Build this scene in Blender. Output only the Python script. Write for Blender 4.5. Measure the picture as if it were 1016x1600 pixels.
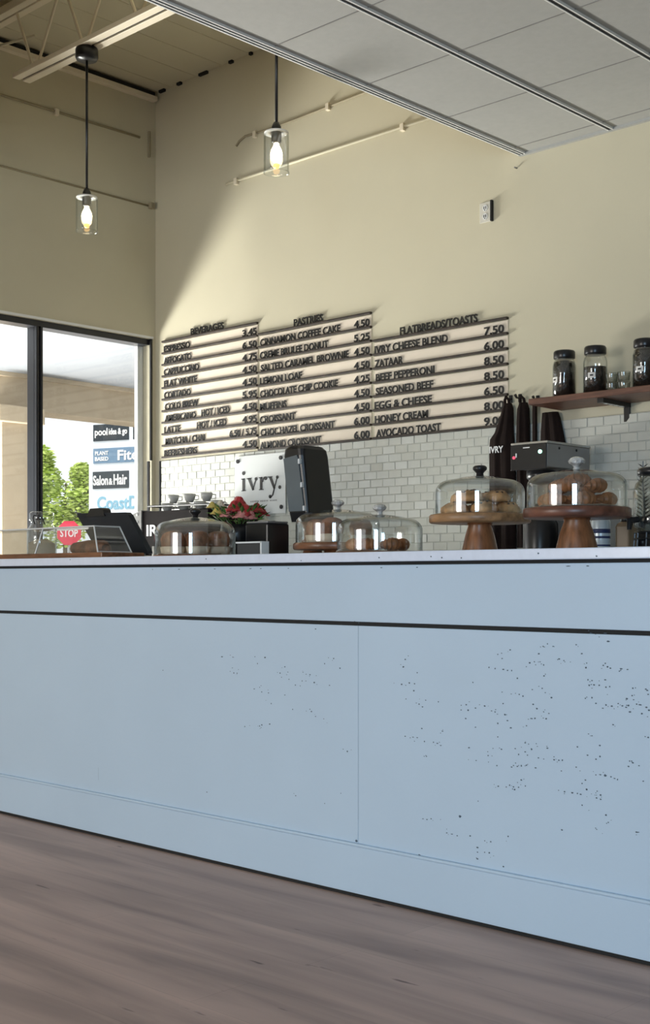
import bpy, bmesh, math, random
from mathutils import Vector, Matrix

for o in list(bpy.data.objects):
    bpy.data.objects.remove(o, do_unlink=True)
C = bpy.context.scene.collection
sc = bpy.context.scene
R = math.radians
rnd = random.Random(7)

# ------------------------------------------------------------------ camera
cam_d = bpy.data.cameras.new('camera')
cam = bpy.data.objects.new('camera', cam_d); C.objects.link(cam)
cam.location = (0, 0, 0.979)
cam.rotation_euler = (R(90), 0, R(43.72))
cam_d.sensor_fit = 'VERTICAL'; cam_d.sensor_height = 24.0
cam_d.lens = 1978 / 1600 * 24.0
cam_d.shift_y = 104 / 1600
cam_d.clip_start = 0.05; cam_d.clip_end = 400
sc.camera = cam

# ------------------------------------------------------------------ light and exposure
sc.view_settings.view_transform = 'Standard'
sc.view_settings.look = 'None'
sc.view_settings.gamma = 1.0
sc.view_settings.use_curve_mapping = False
sc.view_settings.exposure = 0.10
sc.cycles.use_denoising = True
sc.cycles.max_bounces = 14
sc.cycles.transparent_max_bounces = 40
sc.cycles.diffuse_bounces = 5
sc.cycles.caustics_reflective = False
sc.cycles.caustics_refractive = False
sc.cycles.sample_clamp_indirect = 6.0

W = bpy.data.worlds.new('sky'); sc.world = W; W.use_nodes = True
wb = W.node_tree.nodes['Background']
wb.inputs[0].default_value = (0.93, 0.97, 1.0, 1); wb.inputs[1].default_value = 1.15

def light(name, kind, loc, to, energy, color, size=None, size_y=None, angle=None):
    d = bpy.data.lights.new(name, kind); d.energy = energy; d.color = color
    if kind == 'AREA':
        d.shape = 'RECTANGLE'; d.size = size; d.size_y = size_y
    if angle: d.angle = angle
    o = bpy.data.objects.new(name, d); C.objects.link(o); o.location = loc
    v = Vector(to) - Vector(loc)
    o.rotation_euler = v.to_track_quat('-Z', 'Y').to_euler()
    return o

light('sun', 'SUN', (-20, -20, 40), (-17, 0, 0), 3.2, (1.0, 0.95, 0.86), angle=R(0.6))
# daylight through the storefront glazing behind the camera, one lamp per bay
light('front_window_daylight', 'AREA', (-4.9, -4.35, 1.5), (-4.9, 6, 1.5), 150, (1.0, 0.95, 0.88), 2.0, 2.1)
light('front_window_skylight', 'AREA', (1.95, -4.35, 1.35), (1.95, 6, 1.35), 215, (0.50, 0.75, 1.0), 1.7, 2.2)
# sunlit pavement outside the window wall throwing light up through the glass
light('pavement_bounce', 'AREA', (-9.75, 4.35, 0.02), (-7.6, 5.0, 2.3), 1080, (1.0, 0.99, 0.93), 2.8, 1.5)

# ------------------------------------------------------------------ materials
def mat(name, color, rough=0.5, metal=0.0, noise=0.0, nscale=8.0, bump=0.0, bscale=60.0, spec=0.5, emit=None, estr=0.0, stretch=(1, 1, 1), coat=0.0):
    m = bpy.data.materials.new(name); m.use_nodes = True
    nt = m.node_tree; b = nt.nodes['Principled BSDF']
    b.inputs['Base Color'].default_value = (*color, 1)
    b.inputs['Roughness'].default_value = rough
    b.inputs['Metallic'].default_value = metal
    b.inputs['Specular IOR Level'].default_value = spec
    b.inputs['Coat Weight'].default_value = coat
    if emit:
        b.inputs['Emission Color'].default_value = (*emit, 1); b.inputs['Emission Strength'].default_value = estr
    if noise or bump:
        tc = nt.nodes.new('ShaderNodeTexCoord'); mp = nt.nodes.new('ShaderNodeMapping')
        mp.inputs['Scale'].default_value = stretch
        nt.links.new(tc.outputs['Object'], mp.inputs['Vector'])
    if noise:
        n = nt.nodes.new('ShaderNodeTexNoise'); n.inputs['Scale'].default_value = nscale; n.inputs['Detail'].default_value = 6
        nt.links.new(mp.outputs['Vector'], n.inputs['Vector'])
        r = nt.nodes.new('ShaderNodeValToRGB')
        r.color_ramp.elements[0].position = 0.3; r.color_ramp.elements[1].position = 0.7
        r.color_ramp.elements[0].color = (*[max(0, c * (1 - noise)) for c in color], 1)
        r.color_ramp.elements[1].color = (*[min(1, c * (1 + noise)) for c in color], 1)
        nt.links.new(n.outputs['Fac'], r.inputs['Fac']); nt.links.new(r.outputs['Color'], b.inputs['Base Color'])
    if bump:
        n2 = nt.nodes.new('ShaderNodeTexNoise'); n2.inputs['Scale'].default_value = bscale; n2.inputs['Detail'].default_value = 4
        nt.links.new(mp.outputs['Vector'], n2.inputs['Vector'])
        bp = nt.nodes.new('ShaderNodeBump'); bp.inputs['Strength'].default_value = bump; bp.inputs['Distance'].default_value = 0.01
        nt.links.new(n2.outputs['Fac'], bp.inputs['Height']); nt.links.new(bp.outputs['Normal'], b.inputs['Normal'])
    return m

def glass(name, tint=(0.97, 0.98, 0.98), edge=(0.55, 0.60, 0.60), refl=1.0, rough=0.015):
    m = bpy.data.materials.new(name); m.use_nodes = True
    nt = m.node_tree; nt.nodes.clear()
    out = nt.nodes.new('ShaderNodeOutputMaterial')
    mix = nt.nodes.new('ShaderNodeMixShader'); tr = nt.nodes.new('ShaderNodeBsdfTransparent'); gl = nt.nodes.new('ShaderNodeBsdfGlossy')
    gl.inputs['Roughness'].default_value = rough; gl.inputs['Color'].default_value = (1, 1, 1, 1)
    lw = nt.nodes.new('ShaderNodeLayerWeight'); lw.inputs['Blend'].default_value = 0.5
    ramp = nt.nodes.new('ShaderNodeValToRGB')
    ramp.color_ramp.elements[0].color = (*tint, 1); ramp.color_ramp.elements[1].color = (*edge, 1)
    ramp.color_ramp.elements[0].position = 0.55; ramp.color_ramp.elements[1].position = 1.0
    nt.links.new(lw.outputs['Facing'], ramp.inputs['Fac']); nt.links.new(ramp.outputs['Color'], tr.inputs['Color'])
    pw = nt.nodes.new('ShaderNodeMath'); pw.operation = 'POWER'; pw.inputs[1].default_value = 5.0
    nt.links.new(lw.outputs['Facing'], pw.inputs[0])
    ma = nt.nodes.new('ShaderNodeMath'); ma.operation = 'MULTIPLY_ADD'; ma.inputs[1].default_value = 0.6 * refl; ma.inputs[2].default_value = 0.085 * refl
    nt.links.new(pw.outputs[0], ma.inputs[0]); nt.links.new(ma.outputs[0], mix.inputs['Fac'])
    nt.links.new(tr.outputs['BSDF'], mix.inputs[1]); nt.links.new(gl.outputs['BSDF'], mix.inputs[2])
    nt.links.new(mix.outputs['Shader'], out.inputs['Surface'])
    return m

def planks():
    m = bpy.data.materials.new('wood_plank_floor'); m.use_nodes = True
    nt = m.node_tree; b = nt.nodes['Principled BSDF']; L = nt.links.new
    tc = nt.nodes.new('ShaderNodeTexCoord')
    br = nt.nodes.new('ShaderNodeTexBrick'); br.inputs['Scale'].default_value = 1.0
    br.inputs['Brick Width'].default_value = 1.5; br.inputs['Row Height'].default_value = 0.19
    br.inputs['Mortar Size'].default_value = 0.0012; br.inputs['Mortar Smooth'].default_value = 0.6
    br.inputs['Color1'].default_value = (0.46, 0.335, 0.285, 1); br.inputs['Color2'].default_value = (0.50, 0.365, 0.31, 1)
    br.inputs['Mortar'].default_value = (0.38, 0.28, 0.235, 1)
    L(tc.outputs['Object'], br.inputs['Vector'])
    mp = nt.nodes.new('ShaderNodeMapping'); mp.inputs['Scale'].default_value = (0.55, 5.0, 1)
    L(tc.outputs['Object'], mp.inputs['Vector'])
    n = nt.nodes.new('ShaderNodeTexNoise'); n.inputs['Scale'].default_value = 1.6; n.inputs['Detail'].default_value = 5; n.inputs['Distortion'].default_value = 0.6
    L(mp.outputs['Vector'], n.inputs['Vector'])
    r = nt.nodes.new('ShaderNodeValToRGB'); r.color_ramp.elements[0].color = (0.62, 0.60, 0.60, 1); r.color_ramp.elements[1].color = (1.25, 1.22, 1.2, 1)
    r.color_ramp.elements[0].position = 0.3; r.color_ramp.elements[1].position = 0.72
    L(n.outputs['Fac'], r.inputs['Fac'])
    mx = nt.nodes.new('ShaderNodeMix'); mx.data_type = 'RGBA'; mx.blend_type = 'MULTIPLY'; mx.inputs['Factor'].default_value = 1
    L(br.outputs['Color'], mx.inputs['A']); L(r.outputs['Color'], mx.inputs['B'])
    # small dark knots and checks
    mp2 = nt.nodes.new('ShaderNodeMapping'); mp2.inputs['Scale'].default_value = (2.2, 11.0, 1)
    L(tc.outputs['Object'], mp2.inputs['Vector'])
    v = nt.nodes.new('ShaderNodeTexNoise'); v.inputs['Scale'].default_value = 2.6; v.inputs['Detail'].default_value = 3
    L(mp2.outputs['Vector'], v.inputs['Vector'])
    r2 = nt.nodes.new('ShaderNodeValToRGB'); r2.color_ramp.elements[0].position = 0.70; r2.color_ramp.elements[1].position = 0.76
    r2.color_ramp.elements[0].color = (1, 1, 1, 1); r2.color_ramp.elements[1].color = (0.35, 0.32, 0.32, 1)
    L(v.outputs['Fac'], r2.inputs['Fac'])
    mx2 = nt.nodes.new('ShaderNodeMix'); mx2.data_type = 'RGBA'; mx2.blend_type = 'MULTIPLY'; mx2.inputs['Factor'].default_value = 1
    L(mx.outputs['Result'], mx2.inputs['A']); L(r2.outputs['Color'], mx2.inputs['B'])
    L(mx2.outputs['Result'], b.inputs['Base Color'])
    b.inputs['Roughness'].default_value = 0.5; b.inputs['Specular IOR Level'].default_value = 0.35
    return m

M = {}
M['paint'] = mat('cream_wall_paint', (0.60, 0.552, 0.41), 0.75, noise=0.03, nscale=1.5, bump=0.05, bscale=120)
M['floor'] = planks()
M['tile'] = mat('glazed_white_tile', (0.62, 0.625, 0.57), 0.12, spec=1.0, noise=0.03, nscale=20)
M['grout'] = mat('grey_grout', (0.57, 0.57, 0.52), 0.9, noise=0.05)
M['ceiling_tile'] = mat('grey_ceiling_tile', (0.42, 0.42, 0.40), 0.9, noise=0.03, nscale=30, bump=0.1, bscale=200)
M['white_metal'] = mat('white_painted_metal', (0.80, 0.80, 0.78), 0.4, noise=0.02)
M['slot'] = mat('dark_slot', (0.012, 0.012, 0.012), 0.8, noise=0.1)
M['cream_steel'] = mat('cream_painted_steel', (0.78, 0.70, 0.55), 0.5, noise=0.04)
M['black_metal'] = mat('black_metal', (0.012, 0.012, 0.013), 0.35, noise=0.2, nscale=15)
M['bronze'] = mat('dark_bronze_aluminium', (0.022, 0.024, 0.030), 0.3, metal=0.3, noise=0.1)
M['counter'] = mat('pale_blue_grey_plaster', (0.505, 0.635, 0.76), 0.55, noise=0.025, nscale=2.0, bump=0.05, bscale=50)
M['stone'] = mat('white_quartz', (0.70, 0.77, 0.90), 0.25, noise=0.03, nscale=40)
M['pit'] = mat('dark_pit', (0.08, 0.115, 0.155), 0.9, noise=0.2)
M['seam'] = mat('grey_seam', (0.40, 0.50, 0.60), 0.9, noise=0.1)
M['rail'] = mat('black_brown_rail', (0.030, 0.020, 0.014), 0.55, noise=0.7, nscale=5, stretch=(3, 1, 1))
M['backing'] = mat('cream_card', (0.80, 0.70, 0.57), 0.7, noise=0.03)
M['letter'] = mat('black_letter_plastic', (0.010, 0.009, 0.008), 0.5, noise=0.1)
M['acrylic_sign'] = mat('pale_acrylic', (0.70, 0.72, 0.71), 0.15, noise=0.015)
M['wood'] = mat('oiled_walnut', (0.20, 0.085, 0.040), 0.35, noise=0.5, nscale=5, stretch=(1.5, 9, 9))
M['wood_ped'] = mat('turned_acacia', (0.23, 0.095, 0.040), 0.35, noise=0.55, nscale=6, stretch=(9, 9, 1.2))
M['shelf_wood'] = mat('reddish_shelf_wood', (0.13, 0.055, 0.034), 0.45, noise=0.4, nscale=6, stretch=(1.2, 8, 8))
M['apron'] = mat('dark_brown_cloth', (0.016, 0.0095, 0.008), 0.85, spec=0.15, noise=0.25, nscale=10, bump=0.2, bscale=400)
M['white_print'] = mat('white_print', (0.85, 0.85, 0.85), 0.6, noise=0.02)
M['black_plastic'] = mat('black_plastic', (0.014, 0.014, 0.016), 0.28, noise=0.1)
M['charcoal'] = mat('charcoal_plastic', (0.030, 0.033, 0.037), 0.5, noise=0.1)
M['grey_panel'] = mat('smoky_grey_panel', (0.13, 0.155, 0.17), 0.25, noise=0.08)
M['steel'] = mat('brushed_steel', (0.42, 0.41, 0.38), 0.38, metal=0.75, noise=0.06, nscale=10, stretch=(1, 1, 20))
M['grey_metal'] = mat('grey_sheet_metal', (0.27, 0.265, 0.255), 0.4, metal=0.2, noise=0.05)
M['pastry'] = mat('baked_pastry', (0.36, 0.14, 0.050), 0.4, noise=0.5, nscale=25, bump=0.3, bscale=60)
M['cookie'] = mat('golden_cookie', (0.50, 0.27, 0.11), 0.7, noise=0.5, nscale=35, bump=0.4, bscale=60)
M['choc'] = mat('chocolate_chip', (0.05, 0.022, 0.012), 0.5, noise=0.2)
M['brownie'] = mat('brown_cake', (0.24, 0.095, 0.045), 0.65, noise=0.5, nscale=30, bump=0.5, bscale=50)
M['paper'] = mat('parchment', (0.72, 0.60, 0.45), 0.8, noise=0.06)
M['bean'] = mat('dark_coffee_beans', (0.010, 0.007, 0.005), 0.5, spec=0.25, noise=0.7, nscale=90, bump=1.0, bscale=120)
M['jar_label'] = mat('white_label', (0.80, 0.78, 0.74), 0.7, noise=0.03)
M['glass'] = glass('clear_glass')
M['pane'] = glass('window_glass', (0.985, 0.99, 0.99), (0.85, 0.88, 0.88), 0.25)
M['acrylic'] = glass('clear_acrylic', (0.90, 0.91, 0.91), (0.55, 0.58, 0.6))
M['knob_glass'] = mat('pressed_glass', (0.62, 0.63, 0.62), 0.08, metal=0.25, noise=0.45, nscale=60, bump=0.6, bscale=90)
M['rim_edge'] = mat('polished_acrylic_edge', (0.75, 0.77, 0.77), 0.2, noise=0.05)
M['bulb'] = mat('lit_bulb', (1, 0.92, 0.75), 0.3, noise=0.01, emit=(1.0, 0.80, 0.50), estr=9.0)
M['amber'] = mat('amber_glow', (0.9, 0.6, 0.25), 0.3, noise=0.1, emit=(1.0, 0.50, 0.14), estr=1.6)
M['leaf'] = mat('green_leaf', (0.075, 0.17, 0.035), 0.5, noise=0.5, nscale=15)
M['tree_leaf'] = mat('tree_leaf', (0.48, 0.60, 0.15), 0.6, noise=0.5, nscale=1.2)
M['bark'] = mat('bark', (0.12, 0.085, 0.06), 0.9, noise=0.3)
M['red_petal'] = mat('red_petal', (0.42, 0.030, 0.035), 0.6, noise=0.4, nscale=30)
M['pink_petal'] = mat('pink_petal', (0.68, 0.26, 0.24), 0.6, noise=0.3, nscale=30)
M['yellow_petal'] = mat('yellow_petal', (0.62, 0.48, 0.13), 0.6, noise=0.3, nscale=30)
M['cream_petal'] = mat('cream_petal', (0.70, 0.64, 0.50), 0.6, noise=0.2, nscale=30)
M['stucco'] = mat('tan_stucco', (0.43, 0.35, 0.25), 0.9, noise=0.04, bump=0.1)
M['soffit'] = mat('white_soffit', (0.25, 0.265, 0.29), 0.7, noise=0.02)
M['concrete'] = mat('pale_concrete', (0.55, 0.53, 0.49), 0.9, noise=0.1, nscale=2)
M['sign_white'] = mat('sign_white', (0.80, 0.86, 0.92), 0.5, noise=0.02)
M['sign_black'] = mat('sign_black', (0.020, 0.030, 0.040), 0.5, noise=0.1)
M['sign_blue'] = mat('sign_blue', (0.16, 0.26, 0.38), 0.5, noise=0.1)
M['sign_text_blue'] = mat('sign_lettering_blue', (0.22, 0.44, 0.58), 0.5, noise=0.1)
M['stop_red'] = mat('stop_red', (0.72, 0.035, 0.085), 0.5, noise=0.05)
M['steel_post'] = mat('galvanised_post', (0.35, 0.35, 0.35), 0.5, metal=0.5, noise=0.1)
M['can_white'] = mat('pale_blue_can', (0.58, 0.68, 0.75), 0.3, metal=0.2, noise=0.08)
M['can_blue'] = mat('navy_band', (0.025, 0.040, 0.12), 0.4, noise=0.2)
M['brown_jar'] = mat('brown_jar', (0.17, 0.115, 0.065), 0.4, noise=0.12)
M['green_led'] = mat('green_light', (0.4, 1, 0.75), 0.3, noise=0.01, emit=(0.45, 1.0, 0.72), estr=2.5)
M['red_led'] = mat('red_light', (0.8, 0.1, 0.15), 0.3, noise=0.01, emit=(1.0, 0.12, 0.22), estr=0.6)
M['outlet'] = mat('white_outlet_plate', (0.66, 0.63, 0.55), 0.4, noise=0.02)
M['honey_wood'] = mat('honey_brown_wood', (0.30, 0.165, 0.075), 0.4, noise=0.45, nscale=5, stretch=(1.5, 9, 9))
M['dark_wood'] = mat('dark_red_wood', (0.13, 0.05, 0.030), 0.35, noise=0.5, nscale=5, stretch=(1.5, 9, 9))
M['conduit'] = mat('shade_toned_conduit_paint', (0.34, 0.29, 0.19), 0.7, noise=0.1)  # wall colour darkened to paint in the conduits' shade lines
M['low_bounce'] = mat('bounce_cutting_brown', (0.20, 0.165, 0.12), 0.8, noise=0.05)  # dark brown picked for the unseen walls to cut bounced light
M['machine'] = mat('near_black_enamel', (0.009, 0.006, 0.006), 0.7, spec=0.1, noise=0.2)
M['cup'] = mat('grey_white_ceramic', (0.50, 0.50, 0.48), 0.25, noise=0.1)
M['tumbler'] = glass('tumbler_glass', (0.86, 0.88, 0.87), (0.30, 0.32, 0.31))

# ------------------------------------------------------------------ helpers
def tag(o, label=None, cat=None, group=None, kind=None):
    if label: o['label'] = label
    if cat: o['category'] = cat
    if group: o['group'] = group
    if kind: o['kind'] = kind
    return o

def thing(name, label, cat, loc=(0, 0, 0), rz=0.0, group=None, kind=None):
    o = bpy.data.objects.new(name, None); C.objects.link(o)
    o.location = loc; o.rotation_euler = (0, 0, rz); o.empty_display_size = 0.05
    return tag(o, label, cat, group, kind)

def obj(name, bm, m, parent=None, smooth=False, loc=None):
    me = bpy.data.meshes.new(name)
    bmesh.ops.recalc_face_normals(bm, faces=bm.faces)
    bm.to_mesh(me); bm.free()
    if smooth:
        for p in me.polygons: p.use_smooth = True
    me.materials.append(M[m] if isinstance(m, str) else m)
    o = bpy.data.objects.new(name, me); C.objects.link(o)
    if parent: o.parent = parent
    if loc: o.location = loc
    return o

def BM(): return bmesh.new()

def box(bm, x0, x1, y0, y1, z0, z1, bev=0.0, mx=None):
    vs = [bm.verts.new((x, y, z)) for x in (x0, x1) for y in (y0, y1) for z in (z0, z1)]
    q = [(0, 1, 3, 2), (4, 6, 7, 5), (0, 4, 5, 1), (2, 3, 7, 6), (0, 2, 6, 4), (1, 5, 7, 3)]
    fs = [bm.faces.new([vs[i] for i in f]) for f in q]
    if bev:
        es = list({e for f in fs for e in f.edges})
        r = bmesh.ops.bevel(bm, geom=es, offset=bev, segments=2, affect='EDGES', profile=0.5)
        vs = list({v for f in r['faces'] for v in f.verts} | {v for v in vs if v.is_valid})
    if mx is not None: bmesh.ops.transform(bm, matrix=mx, verts=[v for v in vs if v.is_valid])
    return bm

def bx(*a, **k): return box(BM(), *a, **k)

def lathe(bm, prof, seg=32, c=(0, 0, 0), closed=False, sx=1.0, sy=1.0):
    rings = []
    for r, z in prof:
        if r < 1e-6: rings.append([bm.verts.new((c[0], c[1], c[2] + z))])
        else: rings.append([bm.verts.new((c[0] + sx * r * math.cos(2 * math.pi * k / seg), c[1] + sy * r * math.sin(2 * math.pi * k / seg), c[2] + z)) for k in range(seg)])
    pairs = list(zip(rings[:-1], rings[1:]))
    if closed: pairs.append((rings[-1], rings[0]))
    for a, b in pairs:
        if len(a) == 1 and len(b) == 1: continue
        for k in range(seg):
            k2 = (k + 1) % seg
            if len(a) == 1: bm.faces.new((a[0], b[k], b[k2]))
            elif len(b) == 1: bm.faces.new((a[k], a[k2], b[0]))
            else: bm.faces.new((a[k], a[k2], b[k2], b[k]))
    return bm

def tube(bm, pts, r, seg=8, cap=True):
    pts = [Vector(p) for p in pts]; n = len(pts)
    rr = r if isinstance(r, (list, tuple)) else [r] * n
    t0 = (pts[1] - pts[0]).normalized()
    up = Vector((0, 0, 1)) if abs(t0.z) < 0.9 else Vector((1, 0, 0))
    u = t0.cross(up).normalized(); rings = []
    for i, p in enumerate(pts):
        t = (pts[min(i + 1, n - 1)] - pts[max(i - 1, 0)]).normalized()
        u = (u - t * u.dot(t)).normalized(); v = t.cross(u)
        rings.append([bm.verts.new(p + (u * math.cos(2 * math.pi * k / seg) + v * math.sin(2 * math.pi * k / seg)) * rr[i]) for k in range(seg)])
    for a, b in zip(rings[:-1], rings[1:]):
        for k in range(seg): bm.faces.new((a[k], a[(k + 1) % seg], b[(k + 1) % seg], b[k]))
    if cap:
        bm.faces.new(rings[0]); bm.faces.new(rings[-1][::-1])
    return bm

def prism_xz(bm, poly, y0, y1):
    a = [bm.verts.new((x, y0, z)) for x, z in poly]; b = [bm.verts.new((x, y1, z)) for x, z in poly]
    bm.faces.new(a); bm.faces.new(b[::-1]); n = len(poly)
    for k in range(n): bm.faces.new((a[k], b[k], b[(k + 1) % n], a[(k + 1) % n]))
    return bm

def loft(bm, rings):
    rs = [[bm.verts.new(p) for p in r] for r in rings]; n = len(rs[0])
    for a, b in zip(rs[:-1], rs[1:]):
        for k in range(n): bm.faces.new((a[k], a[(k + 1) % n], b[(k + 1) % n], b[k]))
    bm.faces.new(rs[0]); bm.faces.new(rs[-1][::-1])
    return bm

def rrect(cx, cy, w, d, r, z, n=4):
    out = []
    for sx, sy, a0 in ((1, 1, 0), (-1, 1, 90), (-1, -1, 180), (1, -1, 270)):
        for k in range(n + 1):
            a = R(a0 + 90 * k / n)
            out.append((cx + sx * (w / 2 - r) + r * math.cos(a), cy + sy * (d / 2 - r) + r * math.sin(a), z))
    return out

def ball(bm, c, r, sx=1, sy=1, sz=1, u=12, v=8):
    mx = Matrix.Translation(c) @ Matrix.Diagonal((r * sx, r * sy, r * sz, 1))
    bmesh.ops.create_uvsphere(bm, u_segments=u, v_segments=v, radius=1, matrix=mx)
    return bm

def lettering(name, body, x0, x1, zb, h, y, m, parent=None, extr=0.002, align='L', maxw=None, loc=True):
    """raised letters in the XZ plane facing -Y, cap height h, filling x0..x1, standing on zb"""
    cu = bpy.data.curves.new(name, 'FONT'); cu.body = body; cu.extrude = 0.02; cu.offset = 0.022
    cu.resolution_u = 3
    t = bpy.data.objects.new('tmp', cu); C.objects.link(t)
    dg = bpy.context.evaluated_depsgraph_get(); dg.update()
    me = bpy.data.meshes.new_from_object(t.evaluated_get(dg)); me.name = name
    bpy.data.objects.remove(t, do_unlink=True); bpy.data.curves.remove(cu)
    xs = [v.co.x for v in me.vertices]; ys = [v.co.y for v in me.vertices]
    ax, bxx = min(xs), max(xs); ay, by = max(0.0, min(ys)), max(ys)
    if min(ys) < -0.1: ay, by = min(ys), max(ys)
    s = (x1 - x0) / (bxx - ax); k = h / (by - ay)
    for v in me.vertices:
        v.co = Vector((x0 + (v.co.x - ax) * s, y - (v.co.z + 0.02) / 0.04 * extr, zb + (v.co.y - ay) * k))
    me.materials.clear(); me.materials.append(M[m])
    o = bpy.data.objects.new(name, me); C.objects.link(o)
    if parent: o.parent = parent
    return o

def dup(root, loc, rz=0.0, label=None, group=None):
    r = root.copy(); C.objects.link(r); r.location = loc; r.rotation_euler = (root.rotation_euler[0], root.rotation_euler[1], rz)
    if label: r['label'] = label
    if group: r['group'] = group
    for ch in list(root.children):
        c = ch.copy(); C.objects.link(c); c.parent = r
        for g in list(ch.children):
            d = g.copy(); C.objects.link(d); d.parent = c
    return r

def struct(name, bm, m, label, cat, parent=None, smooth=False):
    o = obj(name, bm, m, parent, smooth)
    return tag(o, label, cat, kind='structure')

def settle(root, base):
    """put the thing's Empty at its base, keeping its parts where they were built"""
    base = Vector(base); root.location = base
    mv = Matrix.Translation(-base)
    for c in root.children_recursive:
        if c.type == 'MESH': c.data.transform(mv)
    return root

# ================================================================== the setting
XL, YB, ZD, ZC, XE = -7.34, 5.87, 4.55, 3.337, -4.10      # window wall, back wall, deck, tile ceiling, its edge
FY, XR = -4.5, 3.05
struct('floor', bx(XL - 0.12, XR, FY, YB + 0.1, -0.1, 0.0), 'floor', 'brown-grey wood plank floor in front of the counter', 'floor')
struct('wall_back', bx(XL - 0.15, XR + 0.15, YB, YB + 0.15, 0, ZD + 0.15), 'paint', 'cream painted back wall carrying the menu', 'wall')

# window wall with one wide opening
WY0, WY1, WZ0, WZ1 = 2.70, 5.834, 0.10, 2.735
bm = BM()
box(bm, XL - 0.15, XL, FY, WY0, 0, ZD + 0.1)
box(bm, XL - 0.15, XL, WY1, YB, 0, ZD + 0.1)
box(bm, XL - 0.15, XL, WY0, WY1, WZ1, ZD + 0.1)
box(bm, XL - 0.15, XL, WY0, WY1, 0, WZ0)
struct('wall_left', bm, 'paint', 'cream painted wall above the storefront window', 'wall')
# right wall, and front wall with its glazing openings
struct('wall_right', bx(XR, XR + 0.15, FY, YB, 0, ZD), 'low_bounce', 'side wall at the counter end, browned to cut bounced light', 'wall')
bm = BM()
for x0, x1, z0, z1 in ((XL, -7.05, 0, ZD), (-2.25, 1.0, 0, ZD), (2.9, XR, 0, ZD), (-7.05, -2.25, 2.7, ZD), (1.0, 2.9, 2.7, ZD), (-7.05, -2.25, 0, 0.2), (1.0, 2.9, 0, 0.2)): box(bm, x0, x1, FY - 0.15, FY, z0, z1)
struct('wall_front', bm, 'low_bounce', 'front wall with storefront glazing, browned to cut bounced light', 'wall')

# roof deck with narrow flutes running front to back
bm = BM()
prof = []; x = XL - 0.1
while x < XR:
    prof += [(x, ZD), (x + 0.274, ZD), (x + 0.275, ZD + 0.004), (x + 0.279, ZD + 0.004)]
    x += 0.28
a = [bm.verts.new((p[0], FY, p[1])) for p in prof]; b = [bm.verts.new((p[0], YB, p[1])) for p in prof]
for k in range(len(prof) - 1): bm.faces.new((a[k], a[k + 1], b[k + 1], b[k]))
box(bm, XL - 0.15, XR, FY, YB + 0.15, ZD + 0.08, ZD + 0.2)
struct('ceiling_deck', bm, 'paint', 'cream painted corrugated roof deck above the joist', 'ceiling')

bm = BM()
for xn, wn in ((-7.25, 0.03), (-7.055, 0.022), (-6.80, 0.035), (-6.76, 0.012), (-6.50, 0.018), (-6.30, 0.012)): box(bm, xn - wn, xn + wn, YB - 0.02, YB, ZD - 0.018, ZD + 0.004)
struct('trim_6', bm, 'slot', 'dark gaps where the deck flutes meet the back wall', 'trim')
# suspended tile ceiling over the right half, with narrow slotted tees
cl = struct('ceiling', bx(XE + 0.045, XR, FY, YB, ZC + 0.012, ZC + 0.03), 'ceiling_tile', 'suspended grey tile ceiling with white slotted tees', 'ceiling')
bm = BM(); bs = BM()
def tee_y(bm, bs, x, w=0.007, gap=0.019):
    box(bm, x - gap / 2 - w, x - gap / 2, FY, YB, ZC, ZC + 0.02); box(bm, x + gap / 2, x + gap / 2 + w, FY, YB, ZC, ZC + 0.02)
    box(bs, x - gap / 2, x + gap / 2, FY, YB, ZC + 0.003, ZC + 0.02)
x = XE + 0.585
while x < XR: tee_y(bm, bs, x); x += 0.61
for x0, x1, b_ in ((0.0, 0.008, bm), (0.008, 0.021, bs), (0.021, 0.028, bm), (0.028, 0.041, bs), (0.041, 0.048, bm)):
    box(b_, XE + x0, XE + x1, FY, YB, ZC if b_ is bm else ZC + 0.003, ZC + 0.05)
obj('edge_and_tees', bm, 'white_metal', cl); obj('tee_slots', bs, 'slot', cl)
bm = BM(); y = 5.745
while y > FY:
    box(bm, XE + 0.048, XR, y - 0.0018, y + 0.0018, ZC + 0.009, ZC + 0.02); y -= 0.61
obj('cross_joints', bm, M['grey_metal'], cl)
obj('light_block_tiles', bx(XL, XE + 0.05, FY, 2.75, ZC + 0.012, ZC + 0.03), 'ceiling_tile', cl)  # unseen ceiling added to keep front window light off the upper walls
obj('wall_angle', bx(XE, XR, YB - 0.022, YB, ZC - 0.002, ZC + 0.02), 'ceiling_tile', cl)

# ledger angle under the deck along the window wall
struct('trim_1', bx(XL, XL + 0.05, FY, YB - 0.02, ZD - 0.075, ZD - 0.045), 'cream_steel', 'cream steel ledger angle under the deck along the window wall', 'trim')
struct('trim_2', bx(XL, XL + 0.035, FY, YB - 0.03, ZD - 0.035, ZD - 0.012), 'slot', 'dark gap between ledger and roof deck', 'trim')
struct('trim_3', bx(XL - 0.001, XL + 0.008, WY0, WY1 + 0.012, WZ1 + 0.002, WZ1 + 0.018), 'white_metal', 'white bead along the window head', 'trim')
struct('trim_4', bx(XL - 0.01, XL + 0.005, WY1 - 0.012, WY1 + 0.004, 1.845, WZ1), 'black_metal', 'black edge bead beside the window jamb', 'trim')
struct('trim_5', bx(XL - 0.018, XL + 0.004, WY1 - 0.030, WY1 - 0.018, 0.9, 1.838), 'black_metal', 'black bead down the lower window jamb', 'trim')

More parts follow.
